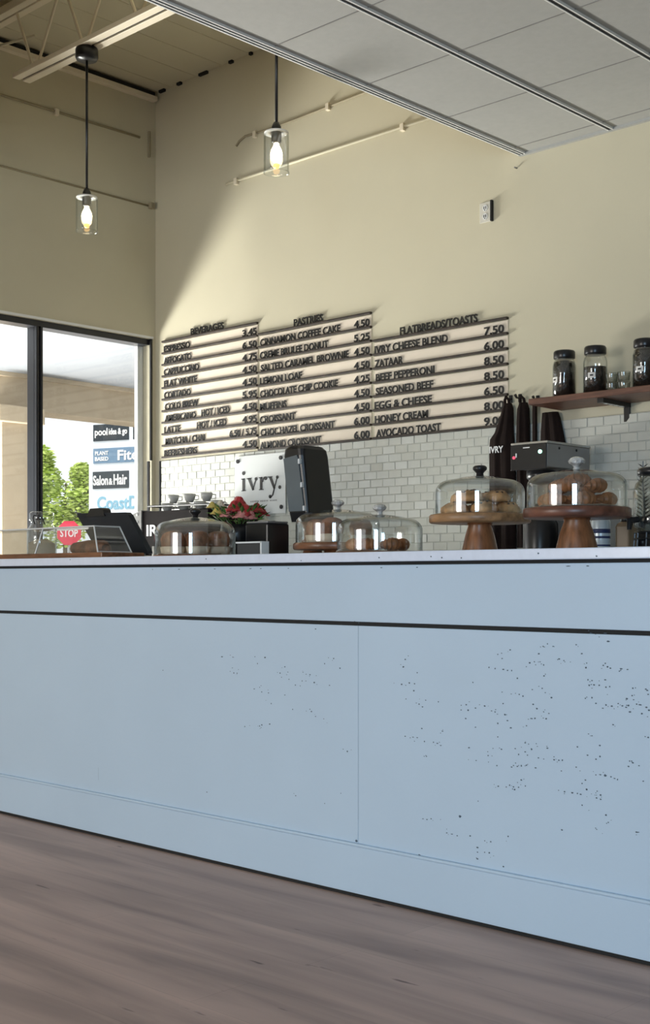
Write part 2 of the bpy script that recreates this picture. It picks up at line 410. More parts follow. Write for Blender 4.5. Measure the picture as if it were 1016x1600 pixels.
# window: frame, mullions, panes
win = thing('window_1', 'dark framed storefront window beside the menu wall', 'window', kind='structure')
bm = BM()
box(bm, XL - 0.13, XL - 0.02, WY0, WY1, WZ1 - 0.042, WZ1, 0.004); box(bm, XL - 0.13, XL - 0.02, WY0, WY1, WZ0, WZ0 + 0.05, 0.004)
box(bm, XL - 0.13, XL - 0.02, WY0, WY0 + 0.05, WZ0, WZ1, 0.004)
obj('window_frame', bm, 'bronze', win)
obj('window_jamb', bx(XL - 0.14, XL - 0.10, WY1 - 0.05, WY1, WZ0, WZ1 - 0.042, 0.003), 'white_metal', win)
for ym in (4.85, 3.75):
    bm = BM(); box(bm, XL - 0.12, XL - 0.035, ym, ym + 0.052, WZ0, WZ1 - 0.04, 0.004)
    box(bm, XL - 0.035, XL - 0.005, ym, ym + 0.018, WZ0, WZ1 - 0.04, 0.003); box(bm, XL - 0.035, XL - 0.005, ym + 0.034, ym + 0.052, WZ0, WZ1 - 0.04, 0.003)
    mu = obj('mullion', bm, 'bronze', win)
    obj('mullion_highlight', bx(XL - 0.034, XL - 0.026, ym + 0.0185, ym + 0.0335, WZ0, WZ1 - 0.045), 'steel_post', mu)  # lighter grey strip paints the highlight line down the mullion
for y0, y1 in ((2.75, 3.75), (3.80, 4.85), (4.90, 5.80)):
    obj('pane', bx(XL - 0.082, XL - 0.076, y0, y1, WZ0 + 0.05, WZ1 - 0.04), 'pane', win)

# tiled backsplash: grout bed and individually set tiles (pattern inside one mesh)
bs_ = struct('wall_backsplash', bx(-7.262, -1.9, 5.862, YB, 0.9, 1.838), 'grout', 'glossy white subway tile backsplash on the back wall', 'backsplash')
bm = BM(); rr = random.Random(3)
pw, ph, row = 0.100, 0.0495, 0
z = 1.838 - ph
while z > 0.88:
    x = -7.262 - (pw / 2 if row % 2 else 0)
    while x < -1.9:
        x0, x1 = max(x, -7.262) + 0.0014, min(x + pw, -1.9) - 0.0014
        if x1 - x0 > 0.012:
            cx, cz = (x0 + x1) / 2, z + ph / 2
            mx = Matrix.Translation((cx, 5.8605, cz)) @ Matrix.Rotation(rr.gauss(0, 0.018), 4, 'Z') @ Matrix.Rotation(rr.gauss(0, 0.018), 4, 'X')
            w2, h2 = (x1 - x0) / 2, ph / 2 - 0.0014
            vs = [bm.verts.new(mx @ Vector((sx * (w2 - i), -0.0025 + o_, sz * (h2 - i)))) for o_, i in ((0.0, 0.002), (0.003, 0.0)) for sx, sz in ((-1, -1), (1, -1), (1, 1), (-1, 1))]
            bm.faces.new(vs[:4])
            for k in range(4): bm.faces.new((vs[k], vs[(k + 1) % 4], vs[4 + (k + 1) % 4], vs[4 + k]))
        x += pw
    z -= ph; row += 1
obj('tiles', bm, 'tile', bs_)
obj('edge_trim', bx(-7.276, -7.264, 5.852, YB, 0.9, 1.838), 'black_metal', bs_)

# ================================================================== outside the window
struct('ground_outside', bx(-120, XL - 0.15, -60, 90, -0.2, -0.06), 'concrete', 'pale pavement outside the window', 'ground')
cp = thing('canopy', 'white walkway canopy with tan edge beam outside the window', 'canopy', kind='structure')
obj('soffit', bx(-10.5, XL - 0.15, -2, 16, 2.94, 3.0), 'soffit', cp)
bm = BM(); box(bm, -10.85, -10.5, -2, 16, 2.60, 3.3); box(bm, -10.5, -10.46, -2, 16, 2.90, 2.94)
obj('edge_beam', bm, 'stucco', cp)
for yc in (6.40,):
    cg = thing('column', 'tan stucco column holding up the walkway canopy', 'column')
    obj('shaft', bx(-10.78, -10.32, yc + 0.04, yc + 0.42, -0.06, 2.47), 'stucco', cg)
    obj('capital', bx(-10.85, -10.27, yc - 0.02, yc + 0.48, 2.44, 2.60, 0.01), 'stucco', cg)
    settle(cg, (-10.55, yc + 0.23, -0.06))

# shopping centre pylon sign
tilt = R(25); th = R(43.72)
ps = thing('pylon_sign', 'white shopping centre pylon sign with black and blue tenant panels', 'sign', (-33.05, 23.75, -0.06), th - tilt)
obj('cabinet', bx(0, 3.2, 0.0, 0.6, 2.2, 6.15, 0.02), 'sign_white', ps)
obj('base', bx(0.15, 3.05, 0.06, 0.54, 0.0, 2.2), 'sign_white', ps)
def panel(x0, x1, z0, z1, m, texts):
    p = obj('tenant_panel', bx(x0, x1, -0.03, 0.0, z0, z1, 0.005), m, ps)
    for body, a, b, zb, h, tm in texts: lettering('lettering', body, a, b, zb, h, -0.03, tm, p, extr=0.015)
panel(0.19, 1.52, 5.36, 5.88, 'sign_black', [('pool', 0.26, 0.74, 5.46, 0.30, 'white_print'), ('idea & go', 0.79, 1.47, 5.48, 0.26, 'white_print')])
panel(1.68, 3.0, 5.36, 5.88, 'sign_black', [])
panel(0.19, 2.95, 4.66, 5.13, 'sign_blue', [('PLANT', 0.27, 0.77, 4.92, 0.12, 'white_print'), ('BASED', 0.27, 0.77, 4.74, 0.12, 'white_print'), ('Fiter', 1.12, 2.1, 4.74, 0.31, 'white_print')])
panel(0.17, 1.52, 3.86, 4.40, 'sign_black', [('Salon', 0.20, 0.76, 3.98, 0.30, 'white_print'), ('&', 0.79, 0.93, 3.98, 0.2, 'white_print'), ('Hair', 0.97, 1.47, 3.98, 0.32, 'white_print')])
lettering('lettering', 'CoastD', 0.33, 1.86, 3.22, 0.40, 0.0, 'sign_text_blue', ps, extr=0.02)

# stop sign
ss = thing('stop_sign', 'red octagonal STOP sign seen through the window beyond the counter', 'sign', (-41.03, 28.57, -0.06), th)
oc = [(0.5 * math.cos(R(22.5 + 45 * k)), 2.80 + 0.5 * math.sin(R(22.5 + 45 * k))) for k in range(8)]
obj('plate', prism_xz(BM(), oc, -0.02, 0.0), 'stop_red', ss)
lettering('lettering', 'STOP', -0.34, 0.34, 2.66, 0.29, -0.02, 'white_print', ss, extr=0.01)
obj('post', bx(-0.04, 0.04, 0.0, 0.06, 0, 3.2), 'steel_post', ss)

# tree beyond the parking lot
tr = thing('tree', 'bright green leafy tree across the parking lot beyond the window', 'tree', (-46.3, 32.0, -0.06))
bm = BM(); tube(bm, [(0, 0, 0), (0.05, 0, 1.6), (0, 0.05, 3.6), (0.1, 0, 5.2)], [0.13, 0.11, 0.08, 0.03])
tube(bm, [(0.02, 0, 2.4), (0.5, 0.2, 3.4), (0.8, 0.3, 4.2)], [0.07, 0.05, 0.02]); tube(bm, [(0.02, 0, 2.6), (-0.5, -0.2, 3.7), (-0.7, -0.5, 4.6)], [0.07, 0.05, 0.02])
obj('trunk', bm, 'bark', tr)
bm = BM(); rt = random.Random(11)
blobs = [(0.0, 0, 4.2, 1.15), (-0.6, -0.6, 5.2, 0.85), (-0.75, -0.7, 6.25, 0.62), (0.75, 0.7, 4.9, 0.85), (0.6, 0.5, 5.55, 0.55), (-0.9, -0.9, 3.9, 0.9), (0.9, 0.9, 3.9, 0.9), (0, 0, 3.3, 1.0)]
for k in range(9000):
    bxx, by, bz, br = blobs[rt.randrange(len(blobs))]
    v = Vector((rt.gauss(0, 1), rt.gauss(0, 1), rt.gauss(0, 1))).normalized() * br * (rt.random() ** 0.45)
    p = Vector((bxx, by, bz)) + v
    s = rt.uniform(0.07, 0.14)
    mx = Matrix.Translation(p) @ Matrix.Rotation(rt.uniform(0, 6.28), 4, 'Z') @ Matrix.Rotation(rt.uniform(0, 3.1), 4, 'X')
    bm.faces.new([bm.verts.new(mx @ Vector(q)) for q in ((-s, 0, 0), (0, -s * 0.5, 0.01), (s * 1.2, 0, 0), (0, s * 0.5, 0.01))])
obj('foliage', bm, 'tree_leaf', tr)

# ================================================================== joist, conduits, outlet
jo = thing('roof_joist', 'cream open-web steel joist under the deck carrying the pendant lamps', 'joist')
JY = 4.32
bm = BM(); box(bm, XL + 0.02, -2.5, JY - 0.055, JY - 0.006, ZD - 0.09, ZD - 0.04, 0.003); box(bm, XL + 0.02, -2.5, JY + 0.006, JY + 0.055, ZD - 0.09, ZD - 0.04, 0.003)
obj('top_chord', bm, 'cream_steel', jo)
bm = BM(); box(bm, -6.71, -2.5, JY - 0.062, JY - 0.009, 4.03, 4.06, 0.003); box(bm, -6.71, -2.5, JY + 0.009, JY + 0.062, 4.03, 4.06, 0.003)
obj('bottom_chord', bm, 'cream_steel', jo)
obj('chord_gap', bx(-6.70, -2.5, JY - 0.009, JY + 0.009, 4.04, 4.06), 'slot', jo)
zt, zb = ZD - 0.06, 4.05
xs = []; x = -6.77
while x < -2.8: xs += [(x, x + 0.205, zt, zb), (x + 0.225, x + 0.49, zb, zt)]; x += 0.505
for xa, xb, za, zz in xs: obj('web_member', tube(BM(), [(xa, JY, za), (xb, JY, zz)], 0.010, 6), 'cream_steel', jo)
settle(jo, (-4.9, JY, 4.03))
tag(obj('bridging_rod', tube(BM(), [(-7.33, 4.2, 4.30), (-6.75, 4.45, 4.36)], 0.008, 6), 'paint'), 'thin painted bridging rod beside the joist at the window wall', 'rod')

def conduit(name, label, pts, clips, r=0.010, axis='x'):
    o = obj(name, tube(BM(), pts, r, 8), 'paint' if 'long lower' in label else 'conduit', smooth=True); tag(o, label, 'conduit')
    for c in clips:
        obj('strap', bx(c[0] - 0.014, c[0] + 0.014, c[1] - 0.014, c[1] + 0.014, c[2] - 0.026, c[2] + 0.018, 0.002), 'cream_steel', o)
    return o
conduit('conduit', 'upper painted conduit along the window wall', [(XL + 0.006, -1, 4.18), (XL + 0.006, 3.2, 4.185), (XL + 0.006, 4.6, 4.178), (XL + 0.006, 5.72, 4.187)], [(XL + 0.010, 5.0, 4.18)], 0.009)
conduit('conduit', 'lower painted conduit along the window wall', [(XL + 0.004, -1, 3.71), (XL + 0.004, 4.5, 3.708), (XL + 0.004, 5.82, 3.707)], [], 0.007)
conduit('conduit', 'long lower conduit across the back wall behind the pendant', [(-6.55, YB - 0.009, 3.708), (-5.5, YB - 0.009, 3.712), (-3.2, YB - 0.009, 3.712)], [(-6.445, YB - 0.011, 3.708), (-4.952, YB - 0.011, 3.712)], 0.009)
conduit('conduit', 'upper cable with drooping end across the back wall', [(-6.45, YB - 0.007, 3.95), (-6.42, YB - 0.007, 3.975), (-6.36, YB - 0.007, 3.995), (-6.1, YB - 0.007, 3.985), (-5.8, YB - 0.007, 3.99), (-5.2, YB - 0.007, 4.005), (-3.2, YB - 0.007, 4.005)], [(-6.258, YB - 0.010, 3.985), (-5.577, YB - 0.010, 3.997)], 0.008)
tag(obj('conduit_clip', bx(XL, XL + 0.02, 5.795, 5.812, 4.06, 4.25, 0.003), 'conduit'), 'short vertical painted stub high in the wall corner', 'conduit')
tag(obj('wall_bracket', bx(XL, XL + 0.035, 5.80, 5.83, 3.685, 3.73, 0.004), 'conduit'), 'small painted bracket at the end of the lower conduit', 'bracket')

ol = thing('wall_outlet', 'white duplex outlet high on the back wall under the tile ceiling', 'outlet')
obj('plate', bx(-4.378, -4.298, 5.861, YB, 3.015, 3.130, 0.003), 'outlet', ol)
for zc in (3.048, 3.096):
    f_ = obj('receptacle', prism_xz(BM(), [(-4.338 + 0.017 * math.cos(R(a)), zc + 0.019 * math.sin(R(a))) for a in range(0, 360, 30)], 5.858, 5.8612), 'white_metal', ol)
    bm = BM(); box(bm, -4.347, -4.343, 5.8565, 5.8585, zc - 0.006, zc + 0.009); box(bm, -4.334, -4.330, 5.8565, 5.8585, zc - 0.006, zc + 0.009); box(bm, -4.341, -4.336, 5.8565, 5.8585, zc - 0.014, zc - 0.009)
    obj('slots', bm, 'slot', f_)
obj('side_box', bx(-4.297, -4.285, 5.850, YB, 3.013, 3.132, 0.002), 'slot', ol)
settle(ol, (-4.338, YB, 3.015))
tag(obj('nail', tube(BM(), [(-4.126, YB, 3.279), (-4.126, YB - 0.02, 3.279)], 0.005, 8), 'grey_metal'), 'small nail in the back wall under the ceiling corner', 'nail')

# ================================================================== pendant lamps
def pendant(x, label, zbot):
    t = thing('pendant_lamp', label, 'lamp', (x, JY, zbot), group='glass jar pendant lamps')
    top = 4.03 - zbot
    obj('canopy', lathe(BM(), [(0, top), (0.062, top), (0.066, top - 0.012), (0.066, top - 0.052), (0.058, top - 0.066), (0.012, top - 0.070), (0, top - 0.070)], 24), 'black_plastic', t, True)
    obj('cord', tube(BM(), [(0, 0, top - 0.06), (0.001, 0, 0.7), (0, 0, 0.235)], 0.0075, 8), 'black_plastic', t, True)
    obj('socket', lathe(BM(), [(0, 0.250), (0.014, 0.248), (0.024, 0.225), (0.026, 0.200), (0.024, 0.152), (0.018, 0.146), (0, 0.146)], 20), 'black_plastic', t, True)
    o1, o2 = [], []
    prof = [(0.027, 0.214), (0.034, 0.212), (0.058, 0.196), (0.062, 0.186), (0.062, 0.012), (0.064, 0.0), (0.060, 0.0), (0.058, 0.012), (0.058, 0.184), (0.055, 0.192), (0.034, 0.207), (0.027, 0.209)]
    s = obj('glass_shade', lathe(BM(), prof, 32, closed=True), 'glass', t, True)
    obj('shade_collar', lathe(BM(), [(0.026, 0.205), (0.060, 0.200), (0.060, 0.194), (0.026, 0.199)], 28, closed=True), 'white_metal', t, True)
    b = obj('bulb', lathe(BM(), [(0, 0.150), (0.012, 0.149), (0.014, 0.136), (0.026, 0.112), (0.031, 0.090), (0.027, 0.068), (0.016, 0.054), (0.012, 0.050), (0, 0.048)], 20), 'bulb', t, True)
    obj('bulb_tip', lathe(BM(), [(0, 0.047), (0.013, 0.047), (0.017, 0.036), (0.012, 0.024), (0, 0.020)], 16), 'amber', t, True)
    return t
pendant(-6.03, 'glass jar pendant lamp nearer the window, hanging on a long black cord', 2.976)
pendant(-4.461, 'glass jar pendant lamp on a black cord beside the tile ceiling edge', 2.966)

# ================================================================== menu rails
def rail(x0, x1, z, label, item=None, ix=None, price=None, pxs=None, extra=None, head=None, hx=None, group=None, h=0.046, gap=0.084):
    t = thing('menu_rail', label, 'menu rail', group=group)
    obj('ledge', bx(x0, x1, YB - 0.022, YB, z - 0.007, z + 0.007, 0.002), 'rail', t)
    if head is None:
        obj('backing', bx(x0 + 0.004, x1 - 0.004, YB - 0.004, YB, z + 0.007, z + gap - 0.012), 'backing', t)
        lettering('item_lettering', item, ix[0], ix[1], z + 0.007, h, YB - 0.008, 'letter', t, extr=0.004)
        lettering('price_lettering', price, pxs[0], pxs[1], z + 0.010, h * 0.98, YB - 0.008, 'letter', t, extr=0.004)
        if extra: lettering('option_lettering', extra[0], extra[1], extra[2], z + 0.012, h, YB - 0.008, 'letter', t, extr=0.004)
    else:
        lettering('heading_lettering', head, hx[0], hx[1], z + 0.009, h, YB - 0.010, 'letter', t, extr=0.005)
    settle(t, ((x0 + x1) / 2, YB, z - 0.007))
def column_of(x0, x1, z0, pitch, head, hx, rows, px, grp):
    rail(x0, x1, z0, 'top menu rail with the heading ' + head, head=head, hx=hx, group=grp)
    for k, r in enumerate(rows):
        it, ia, ib, pr = r[:4]; ex = r[4] if len(r) > 4 else None; pp = r[5] if len(r) > 5 else px
        lab = 'topmost priced rail under the FLATBREADS/TOASTS heading, priced 7.50' if pr == '7.50' else 'black menu rail lettered ' + it + ' ' + (ex[0] + ' ' if ex else '') + pr
        rail(x0, x1, z0 - pitch * (k + 1), lab, it, (ia, ib), pr, pp, ex, group=grp, gap=pitch)
column_of(-7.245, -6.234, 2.705, 0.0843, 'BEVERAGES', (-6.925, -6.576), [
    ('ESPRESSO', -7.230, -6.939, '3.45'), ('AFFOGATO', -7.230, -6.925, '6.50'), ('CAPPUCCINO', -7.230, -6.841, '4.75'), ('FLAT WHITE', -7.228, -6.862, '4.50'),
    ('CORTADO', -7.228, -6.932, '4.50'), ('COLD BREW', -7.219, -6.848, '5.95'), ('AMERICANO', -7.219, -6.876, '4.50', ('HOT / ICED', -6.813, -6.517)),
    ('LATTE', -7.226, -7.045, '4.95', ('HOT / ICED', -6.862, -6.55)), ('MATCHA / CHAI', -7.212, -6.779, '6.50 / 5.75', None, (-6.517, -6.246)), ('REFRESHERS', -7.226, -6.862, '4.50')],
    (-6.385, -6.243), 'beverage menu rails')
column_of(-6.222, -5.208, 2.624, 0.0866, 'PASTRIES', (-5.884, -5.623), [
    ('CINNAMON COFFEE CAKE', -6.208, -5.471, '4.50'), ('CREME BRULEE DONUT', -6.210, -5.577, '5.25'), ('SALTED CARAMEL BROWNIE', -6.202, -5.399, '4.50'), ('LEMON LOAF', -6.210, -5.813, '4.50'),
    ('CHOCOLATE CHIP COOKIE', -6.208, -5.493, '4.25'), ('MUFFINS', -6.210, -5.956, '4.50'), ('CROISSANT', -6.210, -5.873, '4.50'), ('CHOC.HAZEL CROISSANT', -6.202, -5.521, '6.00'), ('ALMOND CROISSANT', -6.208, -5.64, '6.00')],
    (-5.352, -5.222), 'pastry menu rails')
column_of(-5.190, -4.180, 2.446, 0.0860, 'FLATBREADS/TOASTS', (-4.972, -4.390), [
    ('IVRY CHEESE BLEND', -5.180, -4.609, '7.50'), ('ZATAAR', -5.180, -4.952, '6.00'), ('BEEF PEPPERONI', -5.170, -4.710, '8.50'), ('SEASONED BEEF', -5.170, -4.719, '8.50'),
    ('EGG & CHEESE', -5.180, -4.729, '6.50'), ('HONEY CREAM', -5.178, -4.758, '8.00'), ('AVOCADO TOAST', -5.168, -4.661, '9.00')],
    (-4.345, -4.207), 'flatbread menu rails')

# ================================================================== shop sign on the tiles
sg = thing('wall_sign', 'pale acrylic sign with black serif lettering pinned to the tile backsplash', 'sign')
SX0, SX1, SY = -6.44, -5.945, 5.838
obj('panel', bx(SX0, SX1, SY, SY + 0.006, 1.41, 1.812, 0.002), 'acrylic_sign', sg)
for bxp, bz in ((-6.403, 1.778), (-5.984, 1.777), (-5.978, 1.452), (-6.397, 1.446)):
    bm = BM(); box(bm, bxp - 0.005, bxp + 0.005, SY + 0.004, 5.858, bz - 0.005, bz + 0.005)
    vs = lathe(BM(), [(0, 0), (0.012, 0), (0.014, 0.004), (0.014, 0.010), (0, 0.010)], 16)
    bmesh.ops.transform(vs, matrix=Matrix.Translation((bxp, SY + 0.002, bz)) @ Matrix.Rotation(R(90), 4, 'X'), verts=vs.verts)
    tmp = bpy.data.meshes.new('t'); vs.to_mesh(tmp); vs.free(); bm.from_mesh(tmp); bpy.data.meshes.remove(tmp)
    obj('standoff', bm, 'black_metal', sg)
def disc_poly(cx, cz, rx, rz, n=16): return [(cx + rx * math.cos(2 * math.pi * k / n), cz + rz * math.sin(2 * math.pi * k / n)) for k in range(n)]
bm = BM(); y0, y1 = SY - 0.004, SY + 0.001
def P(poly): prism_xz(bm, poly, y0, y1)
zb = 1.573; xh = 0.085
# i
P([(-6.358, zb), (-6.337, zb), (-6.337, zb + xh), (-6.358, zb + xh)]); P([(-6.368, zb + xh - 0.006), (-6.337, zb + xh - 0.006), (-6.337, zb + xh), (-6.368, zb + xh)]); P([(-6.368, zb), (-6.327, zb), (-6.327, zb + 0.005), (-6.368, zb + 0.005)]); P(disc_poly(-6.347, zb + 0.122, 0.014, 0.013))
# v
P([(-6.306, zb + xh), (-6.281, zb + xh), (-6.243, zb + 0.006), (-6.258, zb)]); P([(-6.258, zb), (-6.252, zb + 0.004), (-6.222, zb + 0.078), (-6.228, zb + 0.078)]); P([(-6.316, zb + xh - 0.005), (-6.272, zb + xh - 0.005), (-6.272, zb + xh), (-6.316, zb + xh)]); P(disc_poly(-6.224, zb + 0.077, 0.012, 0.011))
# r
P([(-6.184, zb), (-6.163, zb), (-6.163, zb + xh), (-6.184, zb + xh)]); P([(-6.194, zb + xh - 0.005), (-6.163, zb + xh - 0.005), (-6.163, zb + xh), (-6.194, zb + xh)]); P([(-6.194, zb), (-6.152, zb), (-6.152, zb + 0.005), (-6.194, zb + 0.005)])
P([(-6.163, zb + 0.055), (-6.158, zb + 0.052), (-6.143, zb + 0.078), (-6.130, zb + 0.083), (-6.135, zb + 0.088), (-6.150, zb + 0.083)]); P(disc_poly(-6.130, zb + 0.076, 0.014, 0.012))
# y
P([(-6.100, zb + xh), (-6.075, zb + xh), (-6.037, zb + 0.006), (-6.052, zb)]); P([(-6.110, zb + xh - 0.005), (-6.066, zb + xh - 0.005), (-6.066, zb + xh), (-6.110, zb + xh)])
P([(-6.022, zb + 0.078), (-6.016, zb + 0.078), (-6.058, zb - 0.040), (-6.066, zb - 0.036)]); P(disc_poly(-6.018, zb + 0.078, 0.011, 0.011)); P([(-6.062, zb - 0.034), (-6.056, zb - 0.038), (-6.085, zb - 0.060), (-6.090, zb - 0.052)]); P(disc_poly(-6.086, zb - 0.048, 0.013, 0.012))
P(disc_poly(-5.995, zb + 0.010, 0.012, 0.012))
obj('logo_lettering', bm, 'letter', sg)
bm = BM(); x = -6.28; k = 0
while x < -6.03:
    w = (0.010, 0.014, 0.008)[k % 3]; box(bm, x, x + w, SY - 0.002, SY, 1.494, 1.503); x += w + (0.018 if k % 5 == 4 else 0.006); k += 1
obj('caption_marks', bm, 'steel_post', sg)
settle(sg, (-6.19, SY + 0.02, 1.41))

# ================================================================== service counter
CX0, CX1, CY = -6.15, -0.55, 2.88
ct = thing('service_counter', 'long pale blue-grey plaster counter front standing on the plank floor', 'counter')
obj('body', bx(CX0, CX1, CY + 0.02, 3.60, 0, 1.028), 'counter', ct)
obj('upper_band', bx(CX0, CX1, CY + 0.002, CY + 0.02, 0.846, 1.020, 0.002), 'counter', ct)
obj('shadow_gap', bx(CX0, CX1, CY + 0.010, CY + 0.02, 0.834, 0.846), 'slot', ct)
obj('front_panel', bx(CX0, -2.6135, CY, CY + 0.02, 0.166, 0.834, 0.0015), 'counter', ct)
obj('front_panel', bx(-2.6125, CX1, CY, CY + 0.02, 0.166, 0.834, 0.0015), 'counter', ct)
obj('top_shadow_gap', bx(CX0, CX1, CY + 0.012, CY + 0.02, 1.020, 1.030), 'slot', ct)
bm = BM(); box(bm, CX0, CX1, CY - 0.006, CY + 0.02, 0.012, 0.156, 0.002); box(bm, CX0, CX1, CY - 0.010, CY + 0.02, 0.156, 0.166, 0.004)
obj('base_board', bm, 'counter', ct)
obj('toe_shadow_strip', bx(CX0, CX1, CY, CY + 0.02, 0.0, 0.012), 'slot', ct)  # near-black strip paints the shadow along the counter's toe
bm = BM(); box(bm, -2.6137, -2.6123, CY - 0.0003, CY + 0.01, 0.24, 0.834); box(bm, -3.9465, -3.9435, CY - 0.0004, CY + 0.01, 0.214, 0.262)
obj('panel_seam', bm, 'seam', ct)
PITS = '''-2.424,0.739 -2.431,0.717 -2.378,0.702 -2.438,0.664 -2.408,0.670 -2.388,0.669 -2.391,0.648 -2.421,0.622 -2.371,0.610 -2.358,0.603 -2.346,0.623 -2.299,0.622 -2.174,0.685 -2.118,0.730 -2.097,0.728 -2.069,0.727 -2.055,0.725 -2.041,0.725 -2.073,0.757 -2.088,0.768 -2.046,0.782 -2.022,0.705 -1.966,0.753 -1.952,0.775 -1.981,0.749 -1.936,0.746 -1.935,0.716 -1.924,0.803 -1.938,0.796 -1.906,0.797 -1.887,0.764 -1.872,0.760 -1.834,0.804 -1.817,0.781 -1.802,0.757 -1.804,0.745 -1.746,0.759 -1.752,0.753 -1.731,0.747 -1.739,0.750 -1.700,0.747 -1.681,0.746 -1.737,0.816 -1.790,0.836 -1.775,0.834 -1.746,0.837 -1.798,0.713 -1.786,0.712 -1.794,0.699 -1.780,0.701 -1.746,0.716 -1.764,0.701 -1.744,0.697 -1.733,0.699 -1.666,0.699 -1.629,0.699 -1.622,0.686 -1.668,0.680 -1.683,0.671 -1.708,0.657 -1.696,0.652 -1.685,0.649 -1.678,0.654 -1.655,0.659 -1.645,0.658 -1.640,0.636 -1.627,0.653 -1.674,0.638 -1.727,0.649 -1.744,0.651 -1.774,0.653 -1.786,0.667 -1.806,0.664 -1.911,0.659 -1.973,0.677 -1.941,0.682 -2.003,0.657 -2.016,0.661 -2.073,0.664 -2.070,0.632 -2.198,0.620 -2.216,0.604 -2.191,0.605 -2.165,0.613 -2.133,0.621 -2.097,0.607 -2.109,0.609 -2.064,0.602 -2.055,0.586 -1.970,0.637 -1.958,0.626 -1.936,0.619 -1.976,0.598 -1.964,0.599 -1.928,0.601 -1.992,0.577 -2.088,0.576 -2.044,0.567 -2.165,0.559 -2.200,0.581 -2.361,0.539 -2.283,0.538 -2.424,0.511 -2.394,0.511 -2.378,0.511 -2.351,0.502 -2.317,0.503 -2.290,0.496 -2.302,0.501 -2.343,0.459 -2.188,0.499 -2.088,0.538 -1.996,0.530 -1.960,0.531 -1.975,0.514 -1.996,0.505 -2.029,0.511 -2.018,0.496 -1.989,0.497 -2.075,0.505 -1.924,0.522 -1.786,0.567 -1.723,0.601 -1.830,0.534 -1.799,0.515 -1.762,0.544 -1.762,0.515 -1.774,0.507 -1.953,0.493 -1.903,0.493 -1.888,0.493 -1.877,0.494 -1.880,0.465 -2.121,0.483 -2.163,0.465 -2.035,0.464 -2.022,0.463 -2.009,0.466 -2.041,0.459 -1.992,0.469 -2.091,0.458 -1.962,0.465 -1.834,0.480 -1.675,0.512 -1.666,0.509 -1.678,0.498 -1.648,0.503 -1.760,0.468 -1.746,0.467 -1.729,0.466 -1.719,0.463 -1.710,0.461 -1.774,0.466 -1.636,0.465 -1.806,0.449 -1.816,0.439 -2.009,0.427 -2.048,0.408 -2.035,0.405 -2.018,0.406 -1.996,0.412 -2.059,0.402 -2.031,0.398 -2.086,0.401 -1.802,0.425 -1.830,0.411 -1.846,0.411 -1.870,0.411 -1.820,0.410 -1.770,0.424 -1.760,0.415 -1.760,0.404 -1.772,0.406 -1.816,0.382 -2.156,0.351 -2.356,0.275 -2.341,0.275 -2.326,0.279 -2.268,0.246 -2.249,0.245 -2.230,0.243 -2.184,0.249 -2.112,0.243 -2.053,0.266 -2.158,0.220 -2.158,0.207 -2.133,0.210 -2.117,0.211 -2.158,0.188 -2.069,0.180 -1.744,0.365 -1.737,0.347 -1.878,0.308 -1.775,0.327 -1.655,0.333 -1.625,0.696 -1.620,0.646 -1.622,0.577 -3.241,0.712 -3.185,0.713 -3.076,0.719 -3.027,0.719 -3.064,0.697 -3.180,0.660 -3.164,0.660 -2.934,0.693 -2.920,0.676 -2.956,0.671 -2.915,0.653 -2.886,0.636 -2.855,0.651 -2.838,0.652 -2.801,0.649 -2.820,0.673 -2.851,0.679 -3.053,0.619 -3.079,0.612 -3.043,0.604 -3.011,0.603 -2.934,0.601 -2.998,0.569 -2.820,0.563 -2.813,0.556 -2.795,0.542 -2.898,0.557 -3.125,0.483 -3.053,0.491 -3.043,0.495 -3.046,0.486 -3.005,0.501 -3.558,0.650 -3.319,0.241 -2.884,0.280 -2.795,0.819 -4.595,0.159 -2.716,0.729 -2.689,0.700 -2.755,0.711 -2.734,0.644 -2.759,0.537 -2.658,0.444 -2.685,0.311 -2.755,0.271 -2.610,0.843'''
bm = BM(); rp = random.Random(5)
def pit(x, z, a, b, y):
    n = 7; ph = rp.uniform(0, 6)
    c = [bm.verts.new((x + a * rp.uniform(0.7, 1.2) * math.cos(2 * math.pi * k / n + ph), y, z + b * rp.uniform(0.7, 1.2) * math.sin(2 * math.pi * k / n + ph))) for k in range(n)]
    bm.faces.new(c)
for w in PITS.split():
    x, z = map(float, w.split(','))
    big = rp.random()
    pit(x, z, rp.uniform(0.0019, 0.0038) * (1.5 if big > 0.85 else 1), rp.uniform(0.0014, 0.0025), CY - 0.0006)
    for _ in range(rp.choice((0, 0, 1, 2))):
        pit(x + rp.gauss(0, 0.014), z + rp.gauss(0, 0.006), rp.uniform(0.001, 0.0026), rp.uniform(0.0008, 0.0016), CY - 0.0006)
for x, z in ((-2.62, 0.172), (-2.37, 0.165), (-2.22, 0.30)): pit(x, z, 0.005, 0.004, CY - 0.0006)
for x in (-3.62, -3.47, -3.28, -3.10, -3.05, -2.92, -2.52, -2.38, -1.86, -1.80): pit(x, 1.012, rp.uniform(0.003, 0.008), 0.0015, CY + 0.0014)
obj('plaster_pits', bm, 'pit', ct)['kind'] = 'stuff'
settle(ct, ((CX0 + CX1) / 2, 3.24, 0))
tp = obj('countertop', bx(CX0 - 0.02, CX1 + 0.02, 2.86, 3.66, 1.030, 1.060, 0.003), 'stone'); tag(tp, 'white quartz countertop slab along the whole counter', 'countertop')
bm = BM()
for x in (-4.1, -3.3, -2.84, -2.51, -2.31, -2.27, -2.20, -1.94, -1.76): pit(x, rp.uniform(1.036, 1.053), 0.003, 0.0022, 2.8594)
obj('chips', bm, 'pit', tp)['kind'] = 'stuff'

